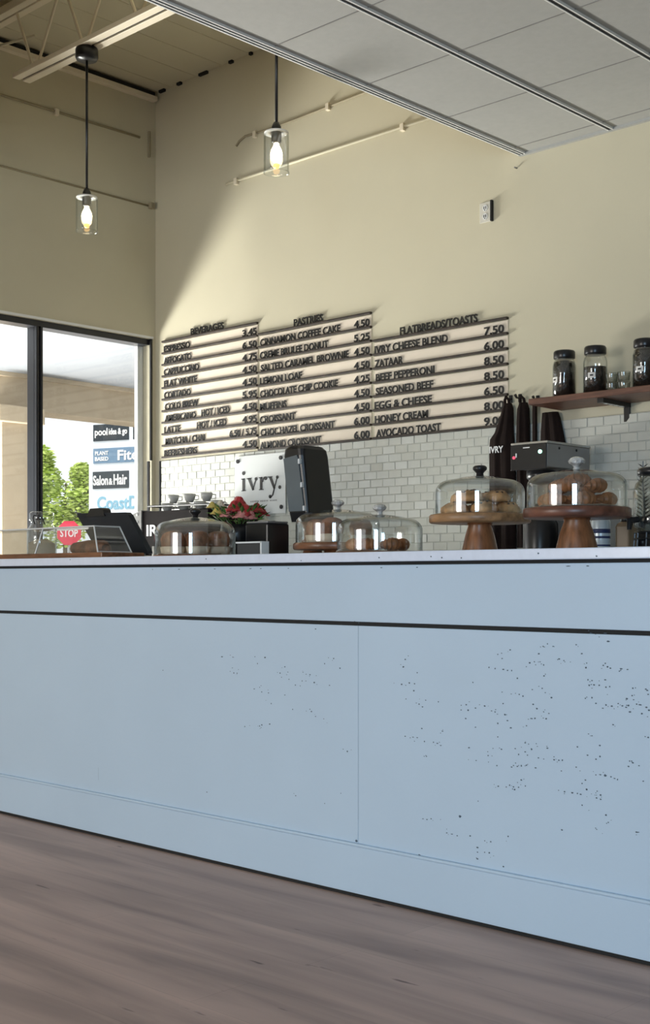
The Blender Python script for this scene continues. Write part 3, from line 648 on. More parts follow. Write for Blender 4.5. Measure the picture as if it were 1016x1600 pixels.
# ================================================================== cake stands and domes
CT = 1.060
def dome_bm(Rr, h, t=0.0035):
    """straight-sided glass bell with rounded shoulder and gently rising top; closed shell"""
    def prof(R_, H_):
        p = [(R_ + 0.003, 0.0), (R_ + 0.001, 0.003), (R_, 0.005), (R_, 0.007), (R_, H_ * 0.3), (R_, H_ * 0.53), (R_, H_ * 0.55)]
        for k in range(1, 9):
            a = R(90 * k / 8); p.append((R_ - 0.30 * R_ * (1 - math.cos(a)), H_ * 0.55 + H_ * 0.33 * math.sin(a)))
        p += [(R_ * 0.45, H_ * 0.945), (R_ * 0.2, H_ * 0.985), (0.012, H_), (0, H_)]
        return p
    o_ = prof(Rr, h); i_ = [(max(0, r - t) if r > 0.013 else r, z if z < 0.001 else z - t) for r, z in prof(Rr, h)]
    return lathe(BM(), o_ + i_[::-1], 56, closed=False)
def knob(kind, parent, c, s=1.0):
    if kind == 'black':
        return tag(obj('knob', lathe(BM(), [(0, 0), (0.012 * s, 0), (0.011 * s, 0.008 * s), (0.015 * s, 0.013 * s), (0.022 * s, 0.020 * s), (0.022 * s, 0.027 * s), (0.016 * s, 0.032 * s), (0, 0.033 * s)], 24, c), 'black_plastic', parent, True), 'black knob')
    bm = lathe(BM(), [(0, 0), (0.011 * s, 0), (0.009 * s, 0.007 * s), (0.012 * s, 0.012 * s), (0.022 * s, 0.018 * s), (0.025 * s, 0.025 * s), (0.019 * s, 0.033 * s), (0.008 * s, 0.037 * s), (0, 0.037 * s)], 12, c)
    return tag(obj('knob', bm, 'knob_glass', parent), 'faceted glass knob')
def disc_bm(Rr, z0, z1, c, b=0.004, seg=48):
    return lathe(BM(), [(0, z0), (Rr - b, z0), (Rr, z0 + b), (Rr, z1 - b), (Rr - b, z1), (0, z1)], seg, c)

def stand(label, x, y, Rp, zp0, zp1, rb, rt, Rd, zt, kind, name='cake_stand', ks=1.0, wood='wood', ped='wood_ped'):
    t = thing(name, label, 'cake stand')
    c = (x, y, 0)
    obj('plate', disc_bm(Rp, zp0, zp1, c), wood, t, True)
    if rb: obj('pedestal', lathe(BM(), [(0, CT), (rb, CT), (rb, CT + 0.004), (rb - (rb - rt) * 0.5, CT + (zp0 - CT) * 0.55), (rt, zp0 - 0.008), (rt + 0.003, zp0), (0, zp0)], 40, c), ped, t, True)
    d = obj('glass_dome', dome_bm(Rd, zt - zp1), 'glass', t, True)
    d.data.transform(Matrix.Translation((x, y, zp1)))
    knob(kind, d, (x, y, zt - 0.001), ks)
    return settle(t, (x, y, CT))

D5 = (-1.985, 3.12); D4 = (-2.359, 3.16); D3 = (-2.745, 3.13); D2 = (-3.205, 3.42); D1 = (-3.757, 3.20)
stand('tall wooden cake stand with glass dome and clear knob full of croissants', *D5, 0.153, 1.152, 1.180, 0.060, 0.036, 0.142, 1.292, 'glass', wood='dark_wood')
stand('tall wooden cake stand with black knobbed glass dome over golden cookies', *D4, 0.157, 1.150, 1.176, 0.056, 0.036, 0.138, 1.297, 'black', wood='honey_wood')
stand('low glass cake dome with clear knob over croissants, in front of the tiles', *D3, 0.146, CT, 1.068, 0, 0, 0.141, 1.190, 'glass', 'cake_dome', 0.95)
stand('glass cake dome on a wooden plate in front of the tall black dispenser', *D2, 0.166, 1.085, 1.110, 0.07, 0.05, 0.156, 1.236, 'glass', 'cake_dome')
stand('low black knobbed glass cake dome over brown cakes, beside the till screen', *D1, 0.163, CT, 1.070, 0, 0, 0.157, 1.217, 'black', 'cake_dome')

# pastries
def croissant_bm(L=0.11, Rr=0.0275):
    bm = BM(); n = 54; rings = []
    pts, rad = [], []
    for i in range(n + 1):
        s = i / n; a = R(-75 + 150 * s); rc = L * 0.42
        pts.append(Vector((rc * math.sin(a), rc * (1 - math.cos(a)) * 0.8, 0)))
        env = max(0.15, math.sin(math.pi * s) ** 0.9)
        step = 1.08 - 0.30 * ((abs(s - 0.5) * 9) % 1.0)
        rad.append(Rr * env * step)
    tube(bm, pts, rad, 12)
    for v in bm.verts: v.co.z = v.co.z * 0.85 + Rr * 0.85
    return bm
cro = {}
def croissant(label, x, y, z, rz, sc_=1.0, tilt=0.0, group=None):
    if 'm' not in cro:
        o = obj('croissant', croissant_bm(), 'pastry', smooth=True); cro['m'] = o
    else:
        o = cro['m'].copy(); C.objects.link(o)
    o.location = (x, y, z); o.rotation_euler = (tilt, 0, rz); o.scale = (sc_,) * 3
    return tag(o, label, 'pastry', group)
# camera side of a dome is towards +X -Y
def put(D, r, ang): return D[0] + r * math.cos(R(ang)), D[1] + r * math.sin(R(ang))
g5 = 'croissants piled under the dome with the clear knob on the tall stand'
for r, a, dz, rz, ti in ((0.092, -105, 0, 10, 0), (0.092, -45, 0, 60, 0), (0.092, 15, 0, 105, 0), (0.092, 75, 0, 165, 0), (0.092, 135, 0, 225, 0), (0.092, -165, 0, -60, 0), (0.065, -85, 0.040, 15, 0.15), (0.068, 5, 0.040, 95, -0.1), (0.068, 95, 0.040, 185, 0.1), (0.06, 180, 0.040, 260, 0), (0.01, -40, 0.058, 45, 0.0)):
    x, y = put(D5, r, a); croissant('brown croissant in the heap under the tall stand dome with clear knob', x, y, 1.183 + dz, R(rz), 0.86, ti, g5)
g3 = 'croissants under the low dome with clear knob'
for r, a, dz, rz, lab in ((0.075, 35, 0, 120, ''), (0.085, -20, 0, 75, ''), (0.085, -75, 0, 30, ''), (0.085, -135, 0, -20, ''), (0.08, 170, 0, 250, ''), (0.08, 100, 0, 190, '')):
    x, y = put(D3, r, a); croissant('shiny croissant lying under the low dome in front of the tiles', x, y, 1.070 + dz, R(rz), 0.86, 0, g3)
# round cookies / scones on stand four
def bun_bm(Rr, h, seed, lumps=0.10):
    bm = BM(); lathe(bm, [(0, 0), (Rr * 0.92, 0), (Rr, h * 0.25), (Rr * 0.93, h * 0.6), (Rr * 0.6, h * 0.92), (Rr * 0.25, h), (0, h)], 22)
    r_ = random.Random(seed)
    for v in bm.verts:
        if v.co.z > 0.001: v.co *= 1 + r_.uniform(-lumps, lumps) * 0.6
    return bm
coo = thing('cookie', 'x', 'cookie', group='golden cookies under the black knobbed dome on the tall stand')
obj('dough', bun_bm(0.040, 0.034, 2), 'cookie', coo, True)
bm = BM(); rc = random.Random(4)
for k in range(9):
    a = rc.uniform(0, 6.28); q = rc.uniform(0.008, 0.030); ball(bm, (q * math.cos(a), q * math.sin(a), 0.034 - q * q * 12), 0.0055, u=7, v=5)
obj('chocolate_chips', bm, 'choc', coo, True)
first = True
for r, a, dz in ((0.090, -165, 0), (0.090, -105, 0), (0.090, -45, 0), (0.090, 15, 0), (0.090, 75, 0), (0.090, 135, 0), (0.060, -78, 0.036), (0.060, 8, 0.036), (0.060, 98, 0.036), (0.060, 188, 0.036)):
    x, y = put(D4, r, a); lab = 'golden chocolate chip cookie under the black knobbed dome on the tall stand'
    if first: coo.location = (x, y, 1.178 + dz); coo['label'] = lab; first = False
    else: dup(coo, (x, y, 1.178 + dz), R(a), lab)
# brown cakes under dome one, a couple under dome two
bro = thing('brown_cake', 'small brown fluted cake under the low black knobbed dome', 'cake', group='brown cakes under the low black knobbed dome')
bm = BM(); n = 28
pr = [(0, 0), (0.034, 0), (0.041, 0.045), (0.043, 0.062), (0.034, 0.082), (0.016, 0.090), (0, 0.091)]
lathe(bm, pr, n)
for k, v in enumerate(bm.verts):
    a = math.atan2(v.co.y, v.co.x); f_ = 1 + 0.05 * math.cos(a * 9); v.co.x *= f_; v.co.y *= f_
obj('sponge', bm, 'brownie', bro, True)
bm = BM(); lathe(bm, [(0.0355, 0.0), (0.038, 0.0), (0.0450, 0.03), (0.0435, 0.03)], 28, closed=True)
for v in bm.verts:
    a = math.atan2(v.co.y, v.co.x); f_ = 1 + 0.06 * math.cos(a * 9); v.co.x *= f_; v.co.y *= f_
obj('paper_cup', bm, 'paper', bro, True)
first = True
for r, a in ((0.1, -155), (0.1, -95), (0.1, -35), (0.1, 25), (0.1, 85), (0.1, 145)):
    x, y = put(D1, r, a)
    if first: bro.location = (x, y, 1.071); first = False
    else: dup(bro, (x, y, 1.071), R(a))
for r, a in ((0.09, -170), (0.09, -60), (0.09, 60)):
    x, y = put(D2, r, a); dup(bro, (x, y, 1.111), R(a), 'brown cake under the dome on a wooden plate before the dispenser', 'brown cakes under the dome on a wooden plate')

def paper(label, D, Rr, z, seed):
    bm = BM(); r_ = random.Random(seed); n = 28
    c0 = bm.verts.new((D[0], D[1], z)); ring1 = []; ring2 = []
    for k in range(n):
        a = 2 * math.pi * k / n; q = Rr * r_.uniform(0.85, 1.0)
        ring1.append(bm.verts.new((D[0] + 0.7 * q * math.cos(a), D[1] + 0.7 * q * math.sin(a), z + 0.0005)))
        ring2.append(bm.verts.new((D[0] + q * math.cos(a), D[1] + q * math.sin(a), z + r_.uniform(0.0, 0.006))))
    for k in range(n):
        k2 = (k + 1) % n; bm.faces.new((c0, ring1[k], ring1[k2])); bm.faces.new((ring1[k], ring2[k], ring2[k2], ring1[k2]))
    o = obj('parchment_paper', bm, 'paper'); sd = o.modifiers.new('s', 'SOLIDIFY'); sd.thickness = 0.0006
    return tag(o, label, 'paper')
paper('crinkled parchment under the croissant heap on the tall stand', D5, 0.135, 1.1812, 1)
paper('crinkled parchment under the brown cakes in the low dome', D1, 0.148, 1.0708, 2)

# ================================================================== left end of the counter
dc = thing('display_case', 'low clear acrylic pastry case on a dark wooden tray at the counter end', 'display case')
obj('tray', bx(-5.6, -4.02, 2.95, 3.16, CT, CT + 0.022, 0.004), 'wood', dc)
xr0, xr1, xl0, xl1 = -4.065, -4.125, -5.55, -5.49
yf0, yf1, yb0, yb1 = 2.965, 2.99, 3.13, 3.115
z0, z1 = CT + 0.022, 1.187
def quad_slab(bm, pts, n_, t=0.004):
    nv = Vector(n_).normalized() * t
    a = [bm.verts.new(p) for p in pts]; b = [bm.verts.new(Vector(p) + nv) for p in pts]
    bm.faces.new(a); bm.faces.new(b[::-1])
    for k in range(4): bm.faces.new((a[k], b[k], b[(k + 1) % 4], a[(k + 1) % 4]))
bm = BM()
quad_slab(bm, [(xl0, yf0, z0), (xr0, yf0, z0), (xr1, yf1, z1), (xl1, yf1, z1)], (0, 1, 0)); obj('front_pane', bm, 'acrylic', dc)
bm = BM(); quad_slab(bm, [(xr0, yf0, z0), (xr0, yb0, z0), (xr1, yb1, z1), (xr1, yf1, z1)], (-1, 0, 0)); obj('end_pane', bm, 'acrylic', dc)
bm = BM(); quad_slab(bm, [(xl1, yf1, z1), (xr1, yf1, z1), (xr1, yb1, z1), (xl1, yb1, z1)], (0, 0, -1)); obj('top_pane', bm, 'acrylic', dc)
bm = BM()
for p, q in (((xr0, yf0, z0), (xr1, yf1, z1)), ((xr0, yb0, z0), (xr1, yb1, z1)), ((xl1, yf1, z1), (xr1, yf1, z1)), ((xr1, yf1, z1), (xr1, yb1, z1)), ((xl1, yb1, z1), (xr1, yb1, z1)), ((-4.50, yf0, z0), (-4.48, yf1, z1)), ((xr0, yf0, z0 + 0.002), (xr0, yb0, z0 + 0.002))):
    tube(bm, [p, q], 0.0032, 6)
obj('polished_edges', bm, 'rim_edge', dc)
settle(dc, (-4.8, 3.05, CT))
loaf = tag(obj('bread_loaf', BM(), 'brownie'), 'dark loaf lying inside the acrylic pastry case', 'bread')
bm = BM(); loft(bm, [[(x, 3.052 + w * 0.042 * math.cos(R(a)), 1.083 + max(0, 0.018 + w * 0.034 * math.sin(R(a)))) for a in range(0, 360, 30)] for x, w in ((-4.34, 0.3), (-4.33, 0.8), (-4.25, 1.0), (-4.15, 0.95), (-4.13, 0.5))])
bm.to_mesh(loaf.data); bm.free()
for p in loaf.data.polygons: p.use_smooth = True

# jar with wire bail behind the case
mj = thing('glass_jar', 'clear wire-bail glass jar with a pale lid behind the pastry case', 'jar', (-5.135, 3.42, CT))
obj('glass_body', lathe(BM(), [(0, 0.0), (0.062, 0.0), (0.070, 0.008), (0.070, 0.135), (0.062, 0.160), (0.052, 0.176), (0.052, 0.192), (0.049, 0.192), (0.049, 0.176), (0.059, 0.158), (0.067, 0.134), (0.067, 0.010), (0, 0.006)], 36), 'glass', mj, True)
obj('lid', lathe(BM(), [(0, 0.194), (0.056, 0.194), (0.058, 0.200), (0.058, 0.228), (0.050, 0.236), (0, 0.238)], 36), 'glass', mj, True)
obj('wire_bail', tube(BM(), [(0.022, -0.052, 0.175), (0.022, -0.064, 0.20), (0.030, -0.064, 0.216), (0.055, -0.052, 0.216), (0.068, -0.040, 0.20), (0.068, -0.030, 0.175)], 0.0028, 6), 'black_metal', mj)
obj('filling', lathe(BM(), [(0, 0.011), (0.064, 0.012), (0.064, 0.085), (0.03, 0.105), (0, 0.10)], 28), 'paper', mj, True)

# till screen seen from behind
po = thing('till_screen', 'black till screen leaning over the counter, seen from behind', 'till screen')
def lean(pts, y_at): return [(x, y_at(z), z) for x, z in pts]
def ymid(z): return 3.362 - (z - 1.09) / 0.165 * 0.112
def slab_poly(bm, poly, off0, off1):
    a = [bm.verts.new((x, ymid(z) + off0, z)) for x, z in poly]; b = [bm.verts.new((x, ymid(z) + off1, z)) for x, z in poly]
    bm.faces.new(a); bm.faces.new(b[::-1]); n = len(poly)
    for k in range(n): bm.faces.new((a[k], b[k], b[(k + 1) % n], a[(k + 1) % n]))
bm = BM(); slab_poly(bm, [(-4.590, 1.085), (-4.245, 1.085), (-4.238, 1.095), (-4.238, 1.245), (-4.246, 1.255), (-4.582, 1.262), (-4.592, 1.252)], -0.012, 0.014)
obj('screen_back', bm, 'charcoal', po)
bm = BM(); slab_poly(bm, [(-4.602, 1.10), (-4.592, 1.10), (-4.592, 1.265), (-4.600, 1.268)], -0.004, 0.018); obj('screen_edge', bm, 'steel_post', po)
bm = BM(); prism_xz(bm, [(-4.520, 1.245), (-4.390, 1.245), (-4.400, 1.272), (-4.412, 1.280), (-4.492, 1.280)], 3.235, 3.275); obj('top_hinge', bm, 'black_plastic', po)
bm = BM(); loft(bm, [rrect(-4.41, 3.40, 0.24, 0.18, 0.02, z) for z in (CT, CT + 0.014)] + [rrect(-4.41, 3.40, 0.10, 0.05, 0.015, CT + 0.02), rrect(-4.41, 3.38, 0.08, 0.045, 0.015, 1.16)])
obj('stand', bm, 'black_plastic', po)
settle(po, (-4.41, 3.38, CT))

# flowers in a dark pot, and the black receipt printer beside them
vp = thing('flower_pot', 'squat black pot holding red and pink flowers on the counter', 'pot', (-3.81, 3.475, CT))
obj('bowl', lathe(BM(), [(0, 0), (0.048, 0), (0.070, 0.05), (0.076, 0.10), (0.070, 0.138), (0.065, 0.138), (0.070, 0.10), (0.064, 0.05), (0.044, 0.006), (0, 0.006)], 32), 'black_plastic', vp, True)
obj('soil', lathe(BM(), [(0, 0.095), (0.068, 0.095), (0.068, 0.105), (0, 0.11)], 24), 'bark', vp)
fb = thing('flower_bouquet', 'red, pink and yellow flower bouquet standing in the squat black pot', 'flowers', (-3.81, 3.475, CT + 0.128))
rf = random.Random(21)
def flower_bm(c, r):
    bm = BM(); ball(bm, c, r * 0.5, u=8, v=6)
    for ring, (n, rad, up, sz) in enumerate(((5, 0.28, 0.42, 0.55), (7, 0.48, 0.18, 0.66), (9, 0.66, -0.12, 0.70))):
        for k in range(n):
            a = 2 * math.pi * (k + 0.5 * ring) / n
            mx = Matrix.Translation(Vector(c) + Vector((rad * r * math.cos(a), rad * r * math.sin(a), up * r))) @ Matrix.Rotation(a, 4, 'Z') @ Matrix.Rotation(R(70 - 22 * ring), 4, 'Y') @ Matrix.Diagonal((sz * r * 0.9, sz * r * 0.75, sz * r * 0.22, 1))
            bmesh.ops.create_uvsphere(bm, u_segments=8, v_segments=5, radius=1, matrix=mx)
    return bm
u_ = Vector((0.723, 0.691, 0)); w_ = Vector((0.691, -0.723, 0))      # across and towards the room
for a, dpt, z, r, m in ((-0.015, 0.05, 0.075, 0.036, 'red_petal'), (0.035, 0.055, 0.055, 0.036, 'red_petal'), (0.075, 0.03, 0.070, 0.032, 'red_petal'), (0.005, 0.0, 0.095, 0.034, 'red_petal'), (-0.045, 0.07, 0.050, 0.030, 'pink_petal'), (0.015, 0.085, 0.046, 0.032, 'pink_petal'), (0.055, 0.08, 0.040, 0.027, 'pink_petal'), (-0.005, -0.05, 0.10, 0.032, 'pink_petal'), (-0.085, 0.05, 0.060, 0.024, 'yellow_petal'), (-0.105, 0.03, 0.085, 0.02, 'yellow_petal'), (-0.075, 0.0, 0.09, 0.022, 'cream_petal'), (0.105, 0.05, 0.03, 0.022, 'cream_petal'), (0.10, -0.02, 0.055, 0.024, 'red_petal')):
    c = u_ * a + w_ * dpt * 0.6 + Vector((0, 0, z))
    f_ = obj('flower', flower_bm(c, r), m, fb, True); f_['label'] = {'red_petal': 'red flower', 'pink_petal': 'pink flower', 'yellow_petal': 'yellow flower', 'cream_petal': 'cream flower'}[m]
    obj('stem', tube(BM(), [(c.x * 0.35, c.y * 0.35, 0.0), (c.x * 0.8, c.y * 0.8, z * 0.5), (c.x, c.y, z)], 0.0022, 5), 'leaf', f_)
bm = BM()
def leaf(bm, p, d, L, wd):
    p = Vector(p); d = Vector(d).normalized(); s = d.cross(Vector((0, 0, 1)))
    s = s.normalized() if s.length > 0.01 else Vector((1, 0, 0)); up = s.cross(d)
    vs = [bm.verts.new(q) for q in (p, p + d * L * 0.4 + s * wd + up * 0.1 * L, p + d * L, p + d * L * 0.4 - s * wd + up * 0.1 * L, p + d * L * 0.45 - up * 0.05 * L)]
    for tri in ((0, 1, 4), (1, 2, 4), (2, 3, 4), (3, 0, 4)): bm.faces.new([vs[i] for i in tri])
for k in range(85):
    a = rf.uniform(0, 6.28); q = rf.uniform(0.05, 0.155); z = rf.uniform(0.022, 0.10)
    p = Vector((q * math.cos(a), q * math.sin(a) * 0.8, z))
    leaf(bm, p * 0.75, (math.cos(a), math.sin(a), rf.uniform(-0.1, 1.2)), rf.uniform(0.03, 0.05), rf.uniform(0.006, 0.011))
obj('leaves', bm, 'leaf', fb)['kind'] = 'stuff'

rpn = thing('receipt_printer', 'black receipt printer on the counter right of the flowers', 'printer')
obj('housing', bx(-3.69, -3.56, 3.40, 3.52, CT, 1.196, 0.008), 'black_plastic', rpn)
obj('top_cover', bx(-3.686, -3.564, 3.404, 3.516, 1.196, 1.204, 0.003), 'steel_post', rpn)
obj('paper_slot', bx(-3.67, -3.58, 3.45, 3.462, 1.203, 1.206), 'slot', rpn)
settle(rpn, (-3.625, 3.46, CT))
cr = thing('card_holder', 'small clear card holder with pale rim beside the low domes', 'card holder')
obj('slab', bx(-3.462, -3.330, 3.150, 3.180, CT, 1.110, 0.002), 'charcoal', cr)
bm = BM(); box(bm, -3.465, -3.327, 3.146, 3.184, 1.108, 1.114, 0.001); box(bm, -3.334, -3.326, 3.146, 3.184, CT, 1.114, 0.001)
obj('pale_rim', bm, 'rim_edge', cr)
settle(cr, (-3.4, 3.165, CT))

# tall black dispenser
td = thing('tall_dispenser', 'tall black tapered dispenser with smoky grey front panel behind the domes', 'dispenser')
def ring(cx, cy, w, d, z, r=0.012): return rrect(cx, cy, w, d, r, z, 3)
bm = BM(); loft(bm, [ring(-3.472, 3.560, 0.098, 0.145, 1.20, 0.01), ring(-3.472, 3.556, 0.106, 0.155, 1.235), ring(-3.478, 3.530, 0.108, 0.155, 1.455, 0.018), ring(-3.478, 3.528, 0.104, 0.150, 1.480, 0.022), ring(-3.478, 3.528, 0.085, 0.125, 1.494, 0.025)])
obj('body', bm, 'black_plastic', td, False)
def yf(z): return 3.556 - 0.0775 + (3.530 - 3.556) * (z - 1.235) / 0.22 - 0.0015
def xm(z): return -3.472 - 0.006 * (z - 1.235) / 0.22
bm = BM(); a = []
for s0, z in ((-0.044, 1.24), (0.040, 1.24), (0.036, 1.44), (0.030, 1.455), (-0.044, 1.445)): a.append((xm(z) + s0, z))
va = [bm.verts.new((x, yf(z) + 0.004, z)) for x, z in a]; vb = [bm.verts.new((x, yf(z) - 0.004, z)) for x, z in a]
bm.faces.new(va); bm.faces.new(vb[::-1])
for k in range(5): bm.faces.new((va[k], vb[k], vb[(k + 1) % 5], va[(k + 1) % 5]))
tag(obj('front_panel', bm, 'grey_panel', td), 'smoky grey panel')
for z in (1.43, 1.34, 1.25): tag(obj('clip', bx(xm(z) + 0.038, xm(z) + 0.047, yf(z) - 0.010, yf(z) + 0.004, z - 0.010, z + 0.010, 0.002), 'rim_edge', td), 'white clip')
obj('neck', lathe(BM(), [(0, 1.075), (0.040, 1.075), (0.034, 1.10), (0.046, 1.11), (0.046, 1.125), (0.034, 1.135), (0.036, 1.17), (0.045, 1.205), (0, 1.205)], 24, (-3.472, 3.56, 0)), 'wood', td, True)
obj('base', loft(BM(), [ring(-3.472, 3.565, 0.15, 0.16, CT), ring(-3.472, 3.565, 0.145, 0.155, 1.076)]), 'black_plastic', td)
settle(td, (-3.455, 3.575, CT))

# ================================================================== right end of the counter
cn = thing('drink_can', 'pale blue drink can with navy bands beside the tall croissant stand', 'can', (-2.077, 3.40, CT))
obj('can_body', lathe(BM(), [(0, 0), (0.024, 0), (0.029, 0.008), (0.029, 0.094), (0.024, 0.104), (0, 0.102)], 28), 'can_white', cn, True)
for z, h in ((0.058, 0.013), (0.042, 0.007), (0.018, 0.005)): obj('navy_band', lathe(BM(), [(0.0288, z), (0.0294, z), (0.0294, z + h), (0.0288, z + h)], 28, closed=True), 'can_blue', cn, True)
bj = thing('tea_jar', 'small brown jar with rounded shoulders and black lid by the can', 'jar', (-2.018, 3.45, CT))
obj('jar_body', loft(BM(), [ring(0, 0, 0.052, 0.052, z, 0.008) for z in (0, 0.078)] + [ring(0, 0, 0.046, 0.046, 0.088, 0.012), ring(0, 0, 0.034, 0.034, 0.093, 0.012)]), 'brown_jar', bj)
obj('lid', lathe(BM(), [(0, 0.093), (0.016, 0.093), (0.017, 0.108), (0, 0.109)], 20), 'black_plastic', bj, True)
dp = thing('drink_dispenser', 'clear glass drink dispenser with black lid and spigot on a wire stand', 'dispenser', (-1.872, 3.38, CT))
bm = BM()
for z, r in ((0.006, 0.070), (0.055, 0.066), (0.036, 0.068)): tube(bm, [(r * math.cos(R(a)), r * math.sin(R(a)), z) for a in range(0, 361, 15)], 0.003, 6)
for a in range(0, 360, 30): tube(bm, [(0.070 * math.cos(R(a)), 0.070 * math.sin(R(a)), 0.004), (0.066 * math.cos(R(a)), 0.066 * math.sin(R(a)), 0.055)], 0.0028, 6)
for a in (0, 60, 120): tube(bm, [(0.066 * math.cos(R(a)), 0.066 * math.sin(R(a)), 0.055), (-0.066 * math.cos(R(a)), -0.066 * math.sin(R(a)), 0.055)], 0.003, 6)
obj('wire_stand', bm, 'black_metal', dp)
obj('glass_body', lathe(BM(), [(0, 0.060), (0.055, 0.060), (0.070, 0.072), (0.072, 0.090), (0.072, 0.175), (0.064, 0.200), (0.052, 0.212), (0.052, 0.228), (0.049, 0.228), (0.049, 0.211), (0.061, 0.198), (0.069, 0.174), (0.069, 0.092), (0.066, 0.075), (0.054, 0.064), (0, 0.064)], 40), 'tumbler', dp, True)
obj('lid', lathe(BM(), [(0, 0.226), (0.058, 0.226), (0.060, 0.230), (0.060, 0.240), (0.052, 0.246), (0, 0.247)], 36), 'black_plastic', dp, True)
bm = BM(); tube(bm, [(-0.030, -0.062, 0.092), (-0.042, -0.088, 0.090)], 0.009, 10); tube(bm, [(-0.042, -0.086, 0.094), (-0.043, -0.090, 0.062)], [0.010, 0.007], 10); tube(bm, [(-0.043, -0.088, 0.094), (-0.056, -0.095, 0.116)], [0.006, 0.008], 8)
obj('spigot', bm, 'black_plastic', dp)
bm = BM()
for k in range(16):
    rr_ = rf.uniform(0.012, 0.055); a = rf.uniform(0, 6.28); ball(bm, (rr_ * math.cos(a), rr_ * math.sin(a), 0.078 + rf.uniform(0, 0.022)), 0.012, u=8, v=6)
obj('fruit_filling', bm, 'charcoal', dp, True)
fp = thing('fern_sprig', 'dark feathery sprig standing in a small pot beside the drink dispenser', 'plant', (-2.010, 3.535, CT))
obj('pot', lathe(BM(), [(0, 0), (0.026, 0), (0.033, 0.06), (0.030, 0.06), (0.024, 0.004), (0, 0.004)], 24), 'black_plastic', fp, True)
obj('stem', tube(BM(), [(0, 0, 0.004), (0.004, 0.003, 0.14), (0.0, 0.0, 0.22), (0.001, 0.0, 0.285)], [0.004, 0.0035, 0.003, 0.0015], 6), 'black_plastic', fp)
bm = BM()
for k in range(15):
    z = 0.09 + k * 0.0125
    for s_ in (-1, 1): leaf(bm, (0.001, 0, z), (s_ * 0.72, s_ * 0.69, 0.75), 0.034 - 0.0009 * k, 0.0032)
obj('leaflets', bm, 'charcoal', fp)['kind'] = 'stuff'

# ================================================================== back counter and its machines
bc = thing('back_counter', 'low back counter along the tiled wall, hidden behind the front counter', 'counter')
obj('cabinet', bx(-7.05, -1.9, 5.20, 5.84, 0, 0.87), 'grey_metal', bc); obj('worktop', bx(-7.08, -1.88, 5.16, 5.855, 0.87, 0.90, 0.003), 'stone', bc)
settle(bc, (-4.5, 5.5, 0))

em = thing('espresso_machine', 'dark espresso machine with white letters and cups stacked on top', 'coffee machine')
MX0, MX1, MY0, MY1 = -6.70, -6.04, 5.25, 5.72
obj('body', bx(MX0, MX1, MY0 + 0.02, MY1, 1.00, 1.425, 0.012), 'machine', em)
obj('front_fascia', prism_xz(BM(), [(MX0, 1.18), (MX1, 1.18), (MX1, 1.415), (MX0, 1.425)], MY0, MY0 + 0.02), 'machine', em)
sp = obj('side_bracket', prism_xz(BM(), [(-6.845, 1.395), (-6.715, 1.432), (-6.703, 1.432), (-6.703, 1.02), (-6.76, 1.10)], MY0 - 0.01, MY1 - 0.1), 'grey_metal', em); sp['label'] = 'grey side bracket'
for z in (1.405, 1.355): tag(obj('bolt', bx(-6.752, -6.735, MY0 - 0.016, MY0 - 0.008, z - 0.008, z + 0.008, 0.003), 'rim_edge', sp), 'bright bolt')
obj('base_tray', bx(MX0 - 0.02, MX1 + 0.02, MY0 - 0.06, MY1, 0.94, 1.00, 0.008), 'black_plastic', em)
obj('cup_rail', tube(BM(), [(MX0 + 0.02, MY1 - 0.02, 1.425), (MX0 + 0.02, MY1 - 0.02, 1.46), (MX0 + 0.02, MY0 + 0.03, 1.46), (MX1 - 0.02, MY0 + 0.03, 1.45), (MX1 - 0.02, MY1 - 0.02, 1.45), (MX1 - 0.02, MY1 - 0.02, 1.42)], 0.006, 8), 'black_metal', em)
lettering('lettering', 'IR', -6.655, -6.54, 1.262, 0.072, MY0, 'white_print', em, extr=0.004)
for fx in (MX0 + 0.05, MX1 - 0.05):
    for fy in (MY0, MY1 - 0.08): obj('foot', bx(fx - 0.02, fx + 0.02, fy, fy + 0.04, 0.90, 0.945), 'black_plastic', em)
for gx in (-6.52, -6.22): obj('group_head', lathe(BM(), [(0, 1.05), (0.02, 1.05), (0.035, 1.08), (0.035, 1.19), (0, 1.19)], 20, (gx, MY0 - 0.02, 0)), 'steel', em, True)
settle(em, (-6.37, 5.48, 0.90))
cu = thing('coffee_cup', 'x', 'cup', group='cups on top of the espresso machine')
obj('bowl', lathe(BM(), [(0, 0), (0.022, 0), (0.036, 0.03), (0.040, 0.055), (0.037, 0.055), (0.033, 0.03), (0.02, 0.005), (0, 0.005)], 24), 'cup', cu, True)
obj('handle', tube(BM(), [(0.036, 0, 0.045), (0.058, 0, 0.045), (0.058, 0, 0.02), (0.031, 0, 0.016)], 0.004, 6), 'cup', cu)
first = True
for k in range(7):
    x = -6.60 + k * 0.082; y = 5.38 + (k % 2) * 0.085; lab = 'small grey cup on top of the espresso machine'
    if first: cu.location = (x, y, 1.426); cu.rotation_euler = (0, 0, 0.4); cu['label'] = lab; first = False
    else: dup(cu, (x, y, 1.426), 0.9, lab)
for k in range(3): dup(cu, (-6.60 + k * 0.17, 5.43, 1.483), 0.9, lab)

